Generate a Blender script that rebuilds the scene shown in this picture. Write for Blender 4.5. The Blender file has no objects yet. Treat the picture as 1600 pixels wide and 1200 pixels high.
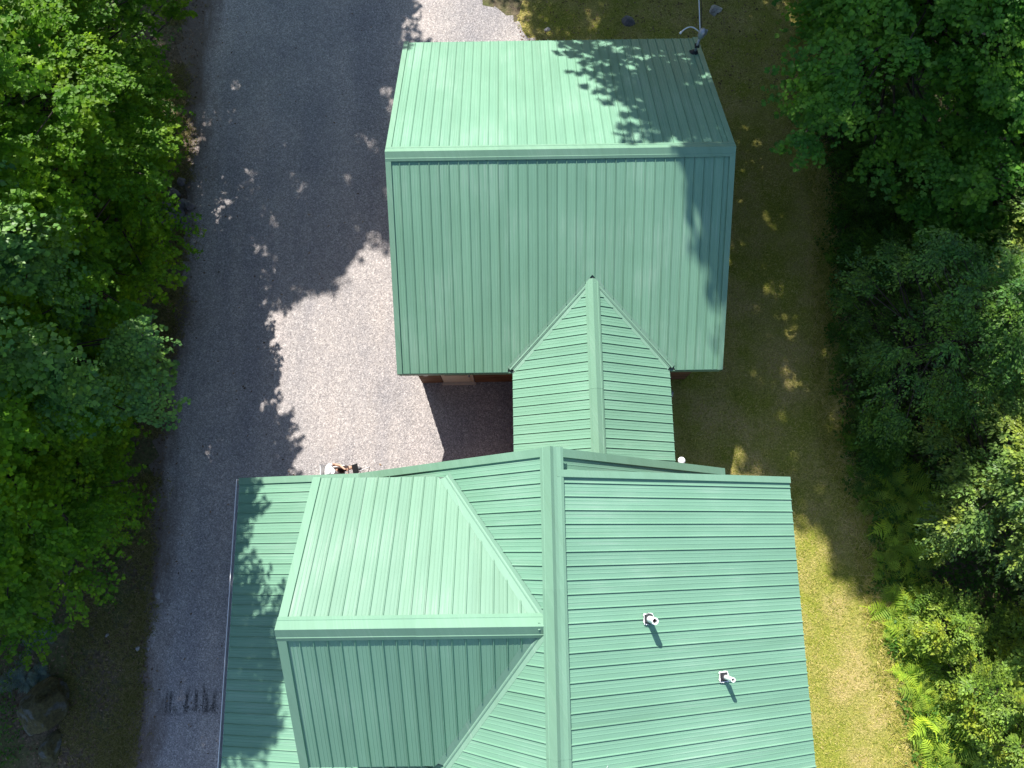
import bpy, math, random
import numpy as np
from mathutils import Vector, Matrix

# ------------------------------------------------------------------ camera, sky, sun, exposure
S = bpy.context.scene
COL = S.collection
R = math.radians
CAM_H, TILT, ROLL, YAW, FOC = 20.7425, 0.2133, 0.024, -0.0102, 1153.8
cam = bpy.data.objects.new('camera', bpy.data.cameras.new('camera'))
COL.objects.link(cam)
cam.data.sensor_fit = 'HORIZONTAL'
cam.data.sensor_width = 36.0
cam.data.lens = FOC / 1600 * 36.0
cam.data.clip_start = 0.1
cam.data.clip_end = 900


def _cam_basis():
    c, s, ct, st = math.cos(YAW), math.sin(YAW), math.cos(TILT), math.sin(TILT)
    right = Vector((c, -s, 0)); fy = Vector((s, c, 0)); up3 = Vector((0, 0, 1))
    fwd = fy * st - up3 * ct
    up = fy * ct + up3 * st
    cr, sr = math.cos(ROLL), math.sin(ROLL)
    right, up = right * cr - up * sr, right * sr + up * cr
    m = Matrix((right, up, -fwd)).transposed().to_4x4()
    m.translation = Vector((0, 0, CAM_H))
    return m


cam.matrix_world = _cam_basis()
S.camera = cam

SUN_DIR = Vector((-0.28, 0.87, 1.0)).normalized()      # from the ground towards the sun
SUN_EL = math.asin(SUN_DIR.z)
SUN_AZ = math.atan2(SUN_DIR.x, SUN_DIR.y)               # clockwise from +Y
world = bpy.data.worlds.new('World')
S.world = world
world.use_nodes = True
wn = world.node_tree.nodes
sky = wn.new('ShaderNodeTexSky')
sky.sky_type = 'NISHITA'
sky.sun_disc = False
sky.sun_elevation = SUN_EL
sky.sun_rotation = SUN_AZ
sky.air_density = 1.0
sky.dust_density = 0.6
world.node_tree.links.new(sky.outputs[0], wn['Background'].inputs[0])
wn['Background'].inputs[1].default_value = 0.105
sun = bpy.data.objects.new('sun', bpy.data.lights.new('sun', 'SUN'))
COL.objects.link(sun)
sun.data.energy = 4.4
sun.data.angle = R(0.53)
sun.data.color = (1.0, 0.955, 0.89)
sun.rotation_euler = (-SUN_DIR).to_track_quat('-Z', 'Y').to_euler()
sun.location = (0, 0, 60)
S.view_settings.view_transform = 'Standard'
S.view_settings.look = 'None'
S.view_settings.gamma = 1.0
S.view_settings.use_curve_mapping = False
S.view_settings.exposure = 1.0
S.render.engine = 'CYCLES'
S.cycles.max_bounces = 7
S.cycles.diffuse_bounces = 4
S.cycles.transmission_bounces = 4
S.cycles.caustics_reflective = False
S.cycles.caustics_refractive = False

rng = np.random.default_rng(11)
random.seed(5)


# ------------------------------------------------------------------ small helpers
def put(o, parent=None):
    COL.objects.link(o)
    if parent is not None:
        o.parent = parent
        o.matrix_parent_inverse = Matrix.Identity(4)
        o.location = Vector(o.location) - parent.matrix_basis.translation if o.type == 'MESH' and o.get('_abs') else o.location
        if o.get('_abs'):
            del o['_abs']
    return o


def thing(name, label, cat, loc=(0, 0, 0), rz=0.0, group=None):
    o = bpy.data.objects.new(name, None)
    o.empty_display_size = 0.3
    COL.objects.link(o)
    o.location = loc
    o.rotation_euler = (0, 0, rz)
    tag(o, label, cat, group)
    return o


def tag(o, label, cat, group=None):
    o['label'] = label
    o['category'] = cat
    if group:
        o['group'] = group
    return o


class MB:
    """collects polygons; build() links them as one mesh object"""

    def __init__(self):
        self.v, self.f, self.uv = [], [], None

    def poly(self, pts):
        n = len(self.v)
        self.v += [tuple(p) for p in pts]
        self.f.append(tuple(range(n, n + len(pts))))

    def box(self, x0, x1, y0, y1, z0, z1):
        n = len(self.v)
        self.v += [(x, y, z) for z in (z0, z1) for y in (y0, y1) for x in (x0, x1)]
        for q in ((0, 2, 3, 1), (4, 5, 7, 6), (0, 1, 5, 4), (2, 6, 7, 3), (0, 4, 6, 2), (1, 3, 7, 5)):
            self.f.append(tuple(n + i for i in q))

    def prism(self, pts, d):
        """closed slab: polygon pts extruded by vector d"""
        d = Vector(d)
        a = [Vector(p) for p in pts]
        b = [p + d for p in a]
        n, k = len(self.v), len(a)
        self.v += [tuple(p) for p in a + b]
        self.f.append(tuple(range(n, n + k)))
        self.f.append(tuple(range(n + 2 * k - 1, n + k - 1, -1)))
        for i in range(k):
            j = (i + 1) % k
            self.f.append((n + i, n + k + i, n + k + j, n + j))

    def tube(self, pts, rad, seg=8, cap=True):
        pts = [Vector(p) for p in pts]
        if not hasattr(rad, '__len__'):
            rad = [rad] * len(pts)
        n = len(self.v)
        t0 = (pts[1] - pts[0]).normalized()
        ref = Vector((1, 0, 0)) if abs(t0.x) < 0.8 else Vector((0, 1, 0))
        for i, p in enumerate(pts):
            a, b = pts[max(i - 1, 0)], pts[min(i + 1, len(pts) - 1)]
            t = (b - a).normalized()
            u = t.cross(ref).normalized()
            w = t.cross(u)
            for k in range(seg):
                an = 2 * math.pi * k / seg
                self.v.append(tuple(p + (u * math.cos(an) + w * math.sin(an)) * rad[i]))
        for i in range(len(pts) - 1):
            for k in range(seg):
                k2 = (k + 1) % seg
                self.f.append((n + i * seg + k, n + i * seg + k2, n + (i + 1) * seg + k2, n + (i + 1) * seg + k))
        if cap:
            self.f.append(tuple(n + k for k in range(seg - 1, -1, -1)))
            e = n + (len(pts) - 1) * seg
            self.f.append(tuple(e + k for k in range(seg)))

    def mesh(self, name, mat=None, smooth=False):
        me = bpy.data.meshes.new(name)
        me.from_pydata(self.v, [], self.f)
        if self.uv is not None:
            lay = me.uv_layers.new(name='UVMap')
            li = np.empty(len(me.loops), dtype=np.int32)
            me.loops.foreach_get('vertex_index', li)
            lay.data.foreach_set('uv', np.asarray(self.uv, dtype=np.float32)[li].ravel())
        if smooth:
            me.polygons.foreach_set('use_smooth', [True] * len(me.polygons))
        if mat:
            me.materials.append(mat)
        me.update()
        return me

    def build(self, name, mat, parent=None, smooth=False, kind=None, world_space=True):
        o = bpy.data.objects.new(name, self.mesh(name, mat, smooth))
        COL.objects.link(o)
        if parent is not None:
            o.parent = parent
            if world_space:           # coordinates were given in world space
                pl, p = Vector((0, 0, 0)), parent
                while p is not None:
                    pl += Vector(p.location)
                    p = p.parent
                o.location = -pl
        if kind:
            o['kind'] = kind
        return o


def fix_normals(o):
    import bmesh
    bm = bmesh.new()
    bm.from_mesh(o.data)
    bmesh.ops.recalc_face_normals(bm, faces=bm.faces)
    bm.to_mesh(o.data)
    bm.free()
    return o


# ------------------------------------------------------------------ materials
class NT:
    def __init__(self, name):
        self.m = bpy.data.materials.new(name)
        self.m.use_nodes = True
        self.t = self.m.node_tree
        self.b = self.t.nodes['Principled BSDF']
        self.out = self.t.nodes['Material Output']

    def n(self, typ, **kw):
        nd = self.t.nodes.new(typ)
        for k, v in kw.items():
            if k.startswith('i_'):
                nd.inputs[k[2:].replace('_', ' ')].default_value = v
            else:
                setattr(nd, k, v)
        return nd

    def l(self, a, b):
        self.t.links.new(a, b)

    def noise(self, vec, scale, detail=4, rough=0.55, dist=0.0):
        nd = self.n('ShaderNodeTexNoise')
        nd.inputs['Scale'].default_value = scale
        nd.inputs['Detail'].default_value = detail
        nd.inputs['Roughness'].default_value = rough
        nd.inputs['Distortion'].default_value = dist
        if vec is not None:
            self.l(vec, nd.inputs['Vector'])
        return nd.outputs['Fac']

    def ramp(self, fac, stops):
        nd = self.n('ShaderNodeValToRGB')
        cr = nd.color_ramp
        while len(cr.elements) < len(stops):
            cr.elements.new(0.5)
        for e, (p, c) in zip(cr.elements, stops):
            e.position = p
            e.color = (*c, 1) if len(c) == 3 else c
        self.l(fac, nd.inputs[0])
        return nd.outputs[0]

    def mix(self, fac, a, b, mode='MIX'):
        nd = self.n('ShaderNodeMix', data_type='RGBA', blend_type=mode)
        for s, i in ((fac, 0), (a, 6), (b, 7)):
            if hasattr(s, 'is_output'):
                self.l(s, nd.inputs[i])
            elif i == 0:
                nd.inputs[0].default_value = s
            else:
                nd.inputs[i].default_value = (*s, 1)
        return nd.outputs[2]

    def math(self, op, a, b=0.0, clamp=False):
        nd = self.n('ShaderNodeMath', operation=op, use_clamp=clamp)
        for s, i in ((a, 0), (b, 1)):
            if hasattr(s, 'is_output'):
                self.l(s, nd.inputs[i])
            else:
                nd.inputs[i].default_value = s
        return nd.outputs[0]

    def scale(self, vec, s):
        nd = self.n('ShaderNodeMapping')
        nd.inputs['Scale'].default_value = s
        self.l(vec, nd.inputs['Vector'])
        return nd.outputs[0]

    def bump(self, h, strength=0.4, dist=0.02):
        nd = self.n('ShaderNodeBump')
        nd.inputs['Strength'].default_value = strength
        nd.inputs['Distance'].default_value = dist
        self.l(h, nd.inputs['Height'])
        self.l(nd.outputs[0], self.b.inputs['Normal'])
        return nd


def mat_simple(name, col, rough=0.6, metal=0.0, var=0.15, scale=8.0, bump=0.0, spec=0.5):
    n = NT(name)
    tc = n.n('ShaderNodeTexCoord').outputs['Object']
    f = n.noise(tc, scale, 5)
    lo = tuple(c * (1 - var) for c in col)
    hi = tuple(min(1, c * (1 + var)) for c in col)
    n.l(n.ramp(f, [(0.3, lo), (0.7, hi)]), n.b.inputs['Base Color'])
    n.b.inputs['Roughness'].default_value = rough
    n.b.inputs['Metallic'].default_value = metal
    n.b.inputs['Specular IOR Level'].default_value = spec
    if bump:
        n.bump(n.noise(tc, scale * 3, 6), bump, 0.02)
    return n.m


def mat_roof(name, col, chalk, chalk_amt=0.35):
    """painted steel sheet; UV = metres across / along the sheet"""
    n = NT(name)
    uv = n.n('ShaderNodeTexCoord').outputs['UV']
    a = n.noise(n.scale(uv, (9, 0.35, 1)), 1.0, 6, 0.6)
    b = n.noise(n.scale(uv, (0.8, 0.5, 1)), 1.0, 4)
    c = n.noise(n.scale(uv, (38, 0.7, 1)), 1.0, 3)
    s = n.math('ADD', n.math('MULTIPLY', a, 0.5), n.math('MULTIPLY', b, 0.5))
    base = n.ramp(s, [(0.32, tuple(x * 0.91 for x in col)), (0.5, col), (0.68, tuple(min(1, x * 1.07) for x in col))])
    streak = n.math('MULTIPLY', n.ramp(n.math('MULTIPLY', n.math('ADD', c, b), 0.5), [(0.52, (0, 0, 0)), (0.72, (1, 1, 1))]), chalk_amt, True)
    grime = n.ramp(n.noise(n.scale(uv, (4.5, 0.22, 1)), 1.0, 7, 0.7), [(0.50, (1, 1, 1)), (0.68, (0.93, 0.935, 0.91))])
    spots = n.ramp(n.noise(uv, 7.0, 5, 0.75), [(0.70, (1, 1, 1)), (0.78, (0.84, 0.84, 0.80))])
    pv = n.ramp(n.n('ShaderNodeObjectInfo').outputs['Random'], [(0.0, (0.94, 0.945, 0.95)), (0.5, (1, 1, 1)), (1.0, (1.05, 1.045, 1.04))])
    base = n.mix(1.0, base, pv, 'MULTIPLY')
    col_ = n.mix(1.0, n.mix(1.0, n.mix(streak, base, chalk), grime, 'MULTIPLY'), spots, 'MULTIPLY')
    n.l(col_, n.b.inputs['Base Color'])
    n.l(n.math('ADD', n.math('MULTIPLY', b, 0.16), 0.34), n.b.inputs['Roughness'])
    n.b.inputs['Specular IOR Level'].default_value = 0.25
    n.bump(n.noise(n.scale(uv, (3.5, 0.5, 1)), 1.0, 3), 0.12, 0.02)
    return n.m


def mat_leaf(name, col, var=0.35, trans=0.35, yellow=0.25, rough=0.5, per_object=False):
    n = NT(name)
    geo = n.n('ShaderNodeNewGeometry')
    tc = n.n('ShaderNodeTexCoord').outputs['Object']
    rnd = n.n('ShaderNodeObjectInfo').outputs['Random'] if per_object else geo.outputs['Random Per Island']
    lo = (col[0] * (1 - var), col[1] * (1 - var), col[2] * (1 - var * 0.6))
    hi = (col[0] * (1 + var) + 0.02 * yellow, col[1] * (1 + var), col[2] * (1 + var * 0.3))
    c1 = n.ramp(rnd, [(0.0, lo), (0.6, col), (1.0, hi)])
    big = n.noise(tc, 1.3, 4)
    tint = n.ramp(big, [(0.34, (0.66, 0.82, 0.95)), (0.5, (1, 1, 1)), (0.66, (1.25 + yellow * 0.4, 1.14, 0.8))])
    colr = n.mix(1.0, c1, tint, 'MULTIPLY')
    n.l(colr, n.b.inputs['Base Color'])
    n.b.inputs['Roughness'].default_value = rough
    n.b.inputs['Specular IOR Level'].default_value = 0.22
    tr = n.n('ShaderNodeBsdfTranslucent')
    n.l(n.mix(1.0, colr, (1.25, 1.3, 0.6), 'MULTIPLY'), tr.inputs['Color'])
    mx = n.n('ShaderNodeMixShader')
    mx.inputs[0].default_value = trans
    n.l(n.b.outputs[0], mx.inputs[1])
    n.l(tr.outputs[0], mx.inputs[2])
    n.l(mx.outputs[0], n.out.inputs[0])
    return n.m


def mat_gravel():
    n = NT('grey_gravel')
    tc = n.n('ShaderNodeTexCoord').outputs['Object']
    vo = n.n('ShaderNodeTexVoronoi')
    vo.inputs['Scale'].default_value = 46
    n.l(tc, vo.inputs['Vector'])
    vo2 = n.n('ShaderNodeTexVoronoi')
    vo2.inputs['Scale'].default_value = 22
    n.l(tc, vo2.inputs['Vector'])
    sep = n.n('ShaderNodeSeparateColor')
    n.l(vo.outputs['Color'], sep.inputs[0])
    sep2 = n.n('ShaderNodeSeparateColor')
    n.l(vo2.outputs['Color'], sep2.inputs[0])
    st = n.ramp(sep.outputs[0], [(0.0, (0.25, 0.232, 0.228)), (0.5, (0.375, 0.35, 0.342)), (0.85, (0.45, 0.42, 0.41)), (1.0, (0.58, 0.55, 0.53))])
    big = n.ramp(sep2.outputs[1], [(0.0, (0.82, 0.82, 0.83)), (0.8, (1.04, 1.03, 1.02)), (1.0, (1.25, 1.22, 1.2))])
    c = n.mix(1.0, st, big, 'MULTIPLY')
    patch = n.ramp(n.noise(tc, 0.5, 6, 0.6), [(0.3, (0.84, 0.85, 0.88)), (0.7, (1.1, 1.08, 1.06))])
    c = n.mix(1.0, c, patch, 'MULTIPLY')
    tracks = n.ramp(n.noise(n.scale(tc, (0.9, 0.10, 1)), 1.0, 4, 0.5), [(0.36, (0.86, 0.87, 0.89)), (0.55, (1.03, 1.02, 1.0)), (0.70, (1.10, 1.07, 1.04))])
    c = n.mix(1.0, c, tracks, 'MULTIPLY')
    dust = n.ramp(n.noise(tc, 1.6, 7, 0.7), [(0.60, (0, 0, 0)), (0.74, (1, 1, 1))])
    c = n.mix(n.math('MULTIPLY', dust, 0.35), c, (0.24, 0.20, 0.17))
    # brown soil worn along the outer edge of the drive and thin spots
    xyz = n.n('ShaderNodeSeparateXYZ')
    n.l(tc, xyz.inputs[0])
    nz = n.noise(n.scale(tc, (1.0, 0.35, 1)), 1.1, 6, 0.65)
    edge = n.math('ADD', xyz.outputs[0], n.math('MULTIPLY', n.math('SUBTRACT', nz, 0.5), 2.4))
    em = n.n('ShaderNodeMapRange')
    em.inputs['From Min'].default_value = -9.2
    em.inputs['From Max'].default_value = -9.9
    n.l(edge, em.inputs['Value'])
    c = n.mix(n.math('MULTIPLY', em.outputs[0], 0.8), c, (0.115, 0.082, 0.06))
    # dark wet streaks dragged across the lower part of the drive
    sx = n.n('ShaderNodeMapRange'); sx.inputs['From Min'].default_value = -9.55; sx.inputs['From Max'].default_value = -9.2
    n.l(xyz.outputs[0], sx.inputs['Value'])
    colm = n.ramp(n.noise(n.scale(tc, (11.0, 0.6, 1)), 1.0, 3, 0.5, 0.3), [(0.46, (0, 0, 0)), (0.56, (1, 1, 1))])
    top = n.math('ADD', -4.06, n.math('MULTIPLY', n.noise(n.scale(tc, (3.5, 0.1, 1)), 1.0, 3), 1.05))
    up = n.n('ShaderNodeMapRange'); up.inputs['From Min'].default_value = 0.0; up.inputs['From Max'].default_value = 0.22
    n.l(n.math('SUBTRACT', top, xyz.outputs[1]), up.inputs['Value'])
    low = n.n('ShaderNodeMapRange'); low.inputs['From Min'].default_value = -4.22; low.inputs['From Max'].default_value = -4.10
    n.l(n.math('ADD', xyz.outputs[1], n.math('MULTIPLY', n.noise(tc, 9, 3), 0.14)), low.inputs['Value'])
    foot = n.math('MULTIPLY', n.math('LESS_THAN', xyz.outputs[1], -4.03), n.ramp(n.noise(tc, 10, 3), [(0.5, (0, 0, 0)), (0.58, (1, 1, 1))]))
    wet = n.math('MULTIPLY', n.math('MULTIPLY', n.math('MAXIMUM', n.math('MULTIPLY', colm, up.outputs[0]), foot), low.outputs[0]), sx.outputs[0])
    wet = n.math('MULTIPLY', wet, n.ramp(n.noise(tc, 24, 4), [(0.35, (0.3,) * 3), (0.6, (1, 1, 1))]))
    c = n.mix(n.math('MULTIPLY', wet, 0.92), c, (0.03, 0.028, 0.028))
    n.l(c, n.b.inputs['Base Color'])
    n.b.inputs['Roughness'].default_value = 0.9
    n.b.inputs['Specular IOR Level'].default_value = 0.25
    h = n.math('ADD', n.math('MULTIPLY', vo.outputs['Distance'], -1.0), n.math('MULTIPLY', n.noise(tc, 60, 3), 0.5))
    n.bump(h, 0.5, 0.018)
    return n.m


def mat_soil():
    n = NT('leaf_litter_soil')
    tc = n.n('ShaderNodeTexCoord').outputs['Object']
    a = n.noise(tc, 0.8, 8, 0.65)
    b = n.noise(tc, 9, 6, 0.7)
    c = n.ramp(b, [(0.3, (0.05, 0.036, 0.022)), (0.5, (0.12, 0.088, 0.058)), (0.7, (0.23, 0.17, 0.12))])
    g = n.ramp(b, [(0.3, (0.045, 0.055, 0.015)), (0.7, (0.15, 0.155, 0.05))])
    n.l(n.mix(n.ramp(a, [(0.42, (0, 0, 0)), (0.6, (1, 1, 1))]), c, g), n.b.inputs['Base Color'])
    n.b.inputs['Roughness'].default_value = 0.95
    n.bump(n.noise(tc, 20, 8, 0.7), 0.8, 0.05)
    return n.m


def mat_lawn(name='dry_lawn_soil'):
    n = NT(name)
    tc = n.n('ShaderNodeTexCoord').outputs['Object']
    a = n.noise(tc, 0.7, 6, 0.6)
    b = n.noise(tc, 22, 5, 0.7)
    dry = n.ramp(b, [(0.3, (0.20, 0.165, 0.055)), (0.5, (0.42, 0.345, 0.125)), (0.7, (0.60, 0.48, 0.23))])
    grn = n.ramp(b, [(0.3, (0.085, 0.115, 0.016)), (0.5, (0.25, 0.275, 0.04)), (0.7, (0.44, 0.41, 0.085))])
    n.l(n.mix(n.ramp(a, [(0.38, (0, 0, 0)), (0.60, (1, 1, 1))]), dry, grn), n.b.inputs['Base Color'])
    n.b.inputs['Roughness'].default_value = 0.95
    n.b.inputs['Specular IOR Level'].default_value = 0.15
    n.bump(n.noise(tc, 30, 6, 0.7), 0.9, 0.04)
    return n.m


def mat_grass(name, stops, trans=0.25):
    n = NT(name)
    geo = n.n('ShaderNodeNewGeometry')
    tc = n.n('ShaderNodeTexCoord').outputs['Object']
    f = n.math('ADD', n.math('MULTIPLY', geo.outputs['Random Per Island'], 0.6), n.math('MULTIPLY', n.noise(tc, 0.9, 5), 0.6))
    c = n.ramp(f, stops)
    n.l(c, n.b.inputs['Base Color'])
    n.b.inputs['Roughness'].default_value = 0.7
    n.b.inputs['Specular IOR Level'].default_value = 0.2
    tr = n.n('ShaderNodeBsdfTranslucent')
    n.l(c, tr.inputs['Color'])
    mx = n.n('ShaderNodeMixShader')
    mx.inputs[0].default_value = trans
    n.l(n.b.outputs[0], mx.inputs[1]); n.l(tr.outputs[0], mx.inputs[2]); n.l(mx.outputs[0], n.out.inputs[0])
    return n.m


def mat_rock(name, grey, moss=0.5):
    n = NT(name)
    tc = n.n('ShaderNodeTexCoord').outputs['Object']
    a = n.noise(tc, 3.5, 8, 0.65)
    b = n.noise(tc, 2.0, 6, 0.6, 0.4)
    c = n.ramp(a, [(0.3, tuple(g * 0.45 for g in grey)), (0.5, grey), (0.72, tuple(g * 1.7 for g in grey))])
    m = n.ramp(n.noise(tc, 12, 5), [(0.3, (0.035, 0.03, 0.012)), (0.7, (0.09, 0.085, 0.03))])
    k = n.ramp(b, [(0.62 - moss * 0.3, (0, 0, 0)), (0.70 - moss * 0.3, (1, 1, 1))])
    n.l(n.mix(k, c, m), n.b.inputs['Base Color'])
    n.b.inputs['Roughness'].default_value = 0.9
    n.bump(n.noise(tc, 9, 9, 0.7), 0.8, 0.06)
    return n.m


def mat_bark():
    n = NT('bark')
    tc = n.n('ShaderNodeTexCoord').outputs['Object']
    f = n.noise(n.scale(tc, (9, 9, 1.6)), 1.0, 7, 0.65)
    n.l(n.ramp(f, [(0.3, (0.045, 0.035, 0.027)), (0.55, (0.14, 0.115, 0.09)), (0.75, (0.27, 0.24, 0.20))]), n.b.inputs['Base Color'])
    n.b.inputs['Roughness'].default_value = 0.9
    n.bump(f, 0.7, 0.03)
    return n.m


def mat_wood(name, col):
    n = NT(name)
    tc = n.n('ShaderNodeTexCoord').outputs['Object']
    f = n.noise(n.scale(tc, (1.2, 1.2, 18)), 1.0, 6, 0.6)
    n.l(n.ramp(f, [(0.3, tuple(c * 0.55 for c in col)), (0.7, tuple(c * 1.3 for c in col))]), n.b.inputs['Base Color'])
    n.b.inputs['Roughness'].default_value = 0.6
    n.bump(f, 0.3, 0.01)
    return n.m


GREEN = (0.170, 0.332, 0.228)
M_ROOF = mat_roof('green_painted_steel', GREEN, (0.40, 0.50, 0.43))
M_CHALK = mat_roof('chalked_green_steel', (0.170, 0.300, 0.212), (0.36, 0.42, 0.37), 0.6)
M_TRIM = mat_roof('green_flashing', (0.172, 0.318, 0.218), (0.36, 0.44, 0.38), 0.25)
M_VALLEY = mat_roof('green_valley_flashing', (0.185, 0.325, 0.235), (0.42, 0.48, 0.44), 0.6)
M_DECK = mat_simple('dark_roof_deck', (0.06, 0.09, 0.075), 0.7)
M_LOG = mat_wood('stained_log', (0.16, 0.07, 0.03))
M_WALL = mat_wood('brown_wall_board', (0.13, 0.065, 0.035))
M_CREAM = mat_simple('cream_paint', (0.62, 0.52, 0.42), 0.55, var=0.06)
M_WHITE = mat_simple('white_plastic', (0.80, 0.80, 0.79), 0.4, var=0.03)
M_WGUT = mat_simple('white_aluminium', (0.78, 0.79, 0.82), 0.35, var=0.04)
M_BLACK = mat_simple('black_plastic', (0.015, 0.015, 0.017), 0.4, var=0.1)
M_BLACKRUB = mat_simple('black_rubber', (0.03, 0.03, 0.035), 0.6, var=0.2)
M_GALV = mat_simple('galvanised_steel', (0.42, 0.43, 0.46), 0.45, 0.6, var=0.1)
M_GLASS = mat_simple('dark_window_glass', (0.02, 0.025, 0.03), 0.08, var=0.05)
M_GRAVEL = mat_gravel()
M_SOIL = mat_soil()
M_LAWN = mat_lawn()
M_BARK = mat_bark()
M_TWIG = mat_simple('dark_twig_bark', (0.055, 0.045, 0.035), 0.9, var=0.3)
M_ROCK = mat_rock('mossy_rock', (0.095, 0.105, 0.10), 0.75)
M_ROCK2 = mat_rock('grey_rock', (0.13, 0.13, 0.14), 0.15)
M_STONE = mat_rock('pale_stone', (0.36, 0.35, 0.35), 0.0)
M_MAPLE = mat_leaf('maple_leaf', (0.130, 0.280, 0.018), 0.35, 0.5, 0.5)
M_MAPLE2 = mat_leaf('dark_green_maple_leaf', (0.105, 0.265, 0.034), 0.35, 0.5, 0.4)  # the slightly darker green leaf colour of the right-hand and tall maples
M_SILVER = mat_leaf('silvery_leaf', (0.120, 0.255, 0.062), 0.4, 0.3, 0.2, 0.4)
M_HORN = mat_leaf('hornbeam_leaf', (0.115, 0.240, 0.050), 0.5, 0.45, 0.2, 0.42)
M_LIGHTLEAF = mat_leaf('glossy_light_leaf', (0.18, 0.285, 0.065), 0.45, 0.3, 0.5, 0.35)
M_SHRUB = mat_leaf('shrub_leaf', (0.24, 0.36, 0.055), 0.4, 0.35, 0.6, 0.42)
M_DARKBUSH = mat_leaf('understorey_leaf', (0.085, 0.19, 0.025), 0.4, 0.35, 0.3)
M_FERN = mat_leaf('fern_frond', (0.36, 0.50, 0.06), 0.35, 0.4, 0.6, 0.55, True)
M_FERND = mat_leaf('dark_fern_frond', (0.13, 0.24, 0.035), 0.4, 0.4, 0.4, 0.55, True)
M_GREYPLANT = mat_leaf('grey_green_leaf', (0.15, 0.20, 0.17), 0.3, 0.25, 0.0, 0.6)
M_LITTER = mat_grass('dead_leaves', [(0.2, (0.05, 0.03, 0.018)), (0.6, (0.16, 0.10, 0.06)), (1.0, (0.36, 0.26, 0.17))], 0.1)
M_GRASS = mat_grass('grass_blades', [(0.2, (0.085, 0.13, 0.016)), (0.46, (0.27, 0.31, 0.04)), (0.66, (0.54, 0.48, 0.11)), (0.97, (0.74, 0.60, 0.29))])
M_GRASSD = mat_grass('verge_grass_blades', [(0.2, (0.08, 0.09, 0.018)), (0.6, (0.20, 0.185, 0.05)), (1.0, (0.36, 0.29, 0.15))])


# ------------------------------------------------------------------ ground
def wobble(pts, step, amp, r):
    """subdivide a closed outline and shake its edges"""
    out = []
    for i, a in enumerate(pts):
        b = pts[(i + 1) % len(pts)]
        L = math.hypot(b[0] - a[0], b[1] - a[1])
        k = max(1, int(L / step))
        for j in range(k):
            t = j / k
            out.append((a[0] + (b[0] - a[0]) * t + r.uniform(-amp, amp), a[1] + (b[1] - a[1]) * t + r.uniform(-amp, amp)))
    return out


def sheet(name, pts, z, mat):
    m = MB()
    m.poly([(x, y, z) for x, y in pts])
    o = m.build(name, mat)
    import bmesh
    bm = bmesh.new(); bm.from_mesh(o.data)
    bmesh.ops.triangulate(bm, faces=bm.faces, ngon_method='EAR_CLIP')
    bmesh.ops.recalc_face_normals(bm, faces=bm.faces)
    for f in bm.faces:
        if f.normal.z < 0:
            f.normal_flip()
    bm.to_mesh(o.data); bm.free()
    o['kind'] = 'structure'
    return o


r0 = random.Random(3)
sheet('ground', [(-250, -250), (250, -250), (250, 250), (-250, 250)], 0.0, M_SOIL)
LAWN = [(1.0, 40), (0.6, 17.4), (0.2, 16.3), (1.0, 15.5), (0.8, 12), (0.8, -16), (10.6, -16), (10.35, -6.5), (9.95, -4.0), (9.75, -1.5), (9.65, 0.2),
        (9.2, 2.0), (9.0, 4.5), (9.3, 7.5), (9.5, 10.5), (9.2, 13.0), (9.6, 16.5), (10.5, 40)]
sheet('lawn', wobble(LAWN, 0.35, 0.13, r0), 0.004, M_LAWN)
DRIVE = [(-2.5, 40), (-1.3, 18.5), (-0.9, 17.3), (0.2, 16.5), (0.9, 15.7), (1.3, 14), (1.3, -16), (-10.4, -16), (-10.25, -5.5), (-10.0, -3.0), (-10.0, -1.5),
         (-10.2, 1.0), (-10.1, 4.5), (-9.9, 6.5), (-9.8, 9.8), (-10.0, 11.5), (-10.4, 15), (-10.7, 17.4), (-11.2, 40)]
sheet('driveway', wobble(DRIVE, 0.22, 0.15, r0), 0.008, M_GRAVEL)


# ------------------------------------------------------------------ ribbed metal roofing
PITCH = 0.2286
PROFILE = [(0.0, -0.009), (0.002, 0.019), (0.005, 0.022), (0.013, 0.022), (0.017, 0.018), (0.027, 0.0), (0.094, 0.0), (0.098, 0.0035), (0.110, 0.0035), (0.114, 0.0),
           (0.160, 0.0), (0.164, 0.0035), (0.176, 0.0035), (0.180, 0.0), (0.2226, 0.0), (0.2236, -0.009), (0.2286, -0.009)]


def poly_range(poly2, u):
    """v range of a convex 2D polygon at a given u"""
    vs = []
    for i, (a, b) in enumerate(poly2):
        c, d = poly2[(i + 1) % len(poly2)]
        if (a - u) * (c - u) <= 0 and abs(a - c) > 1e-9:
            t = (u - a) / (c - a)
            vs.append(b + (d - b) * t)
    return (min(vs), max(vs)) if len(vs) >= 2 else None


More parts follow.
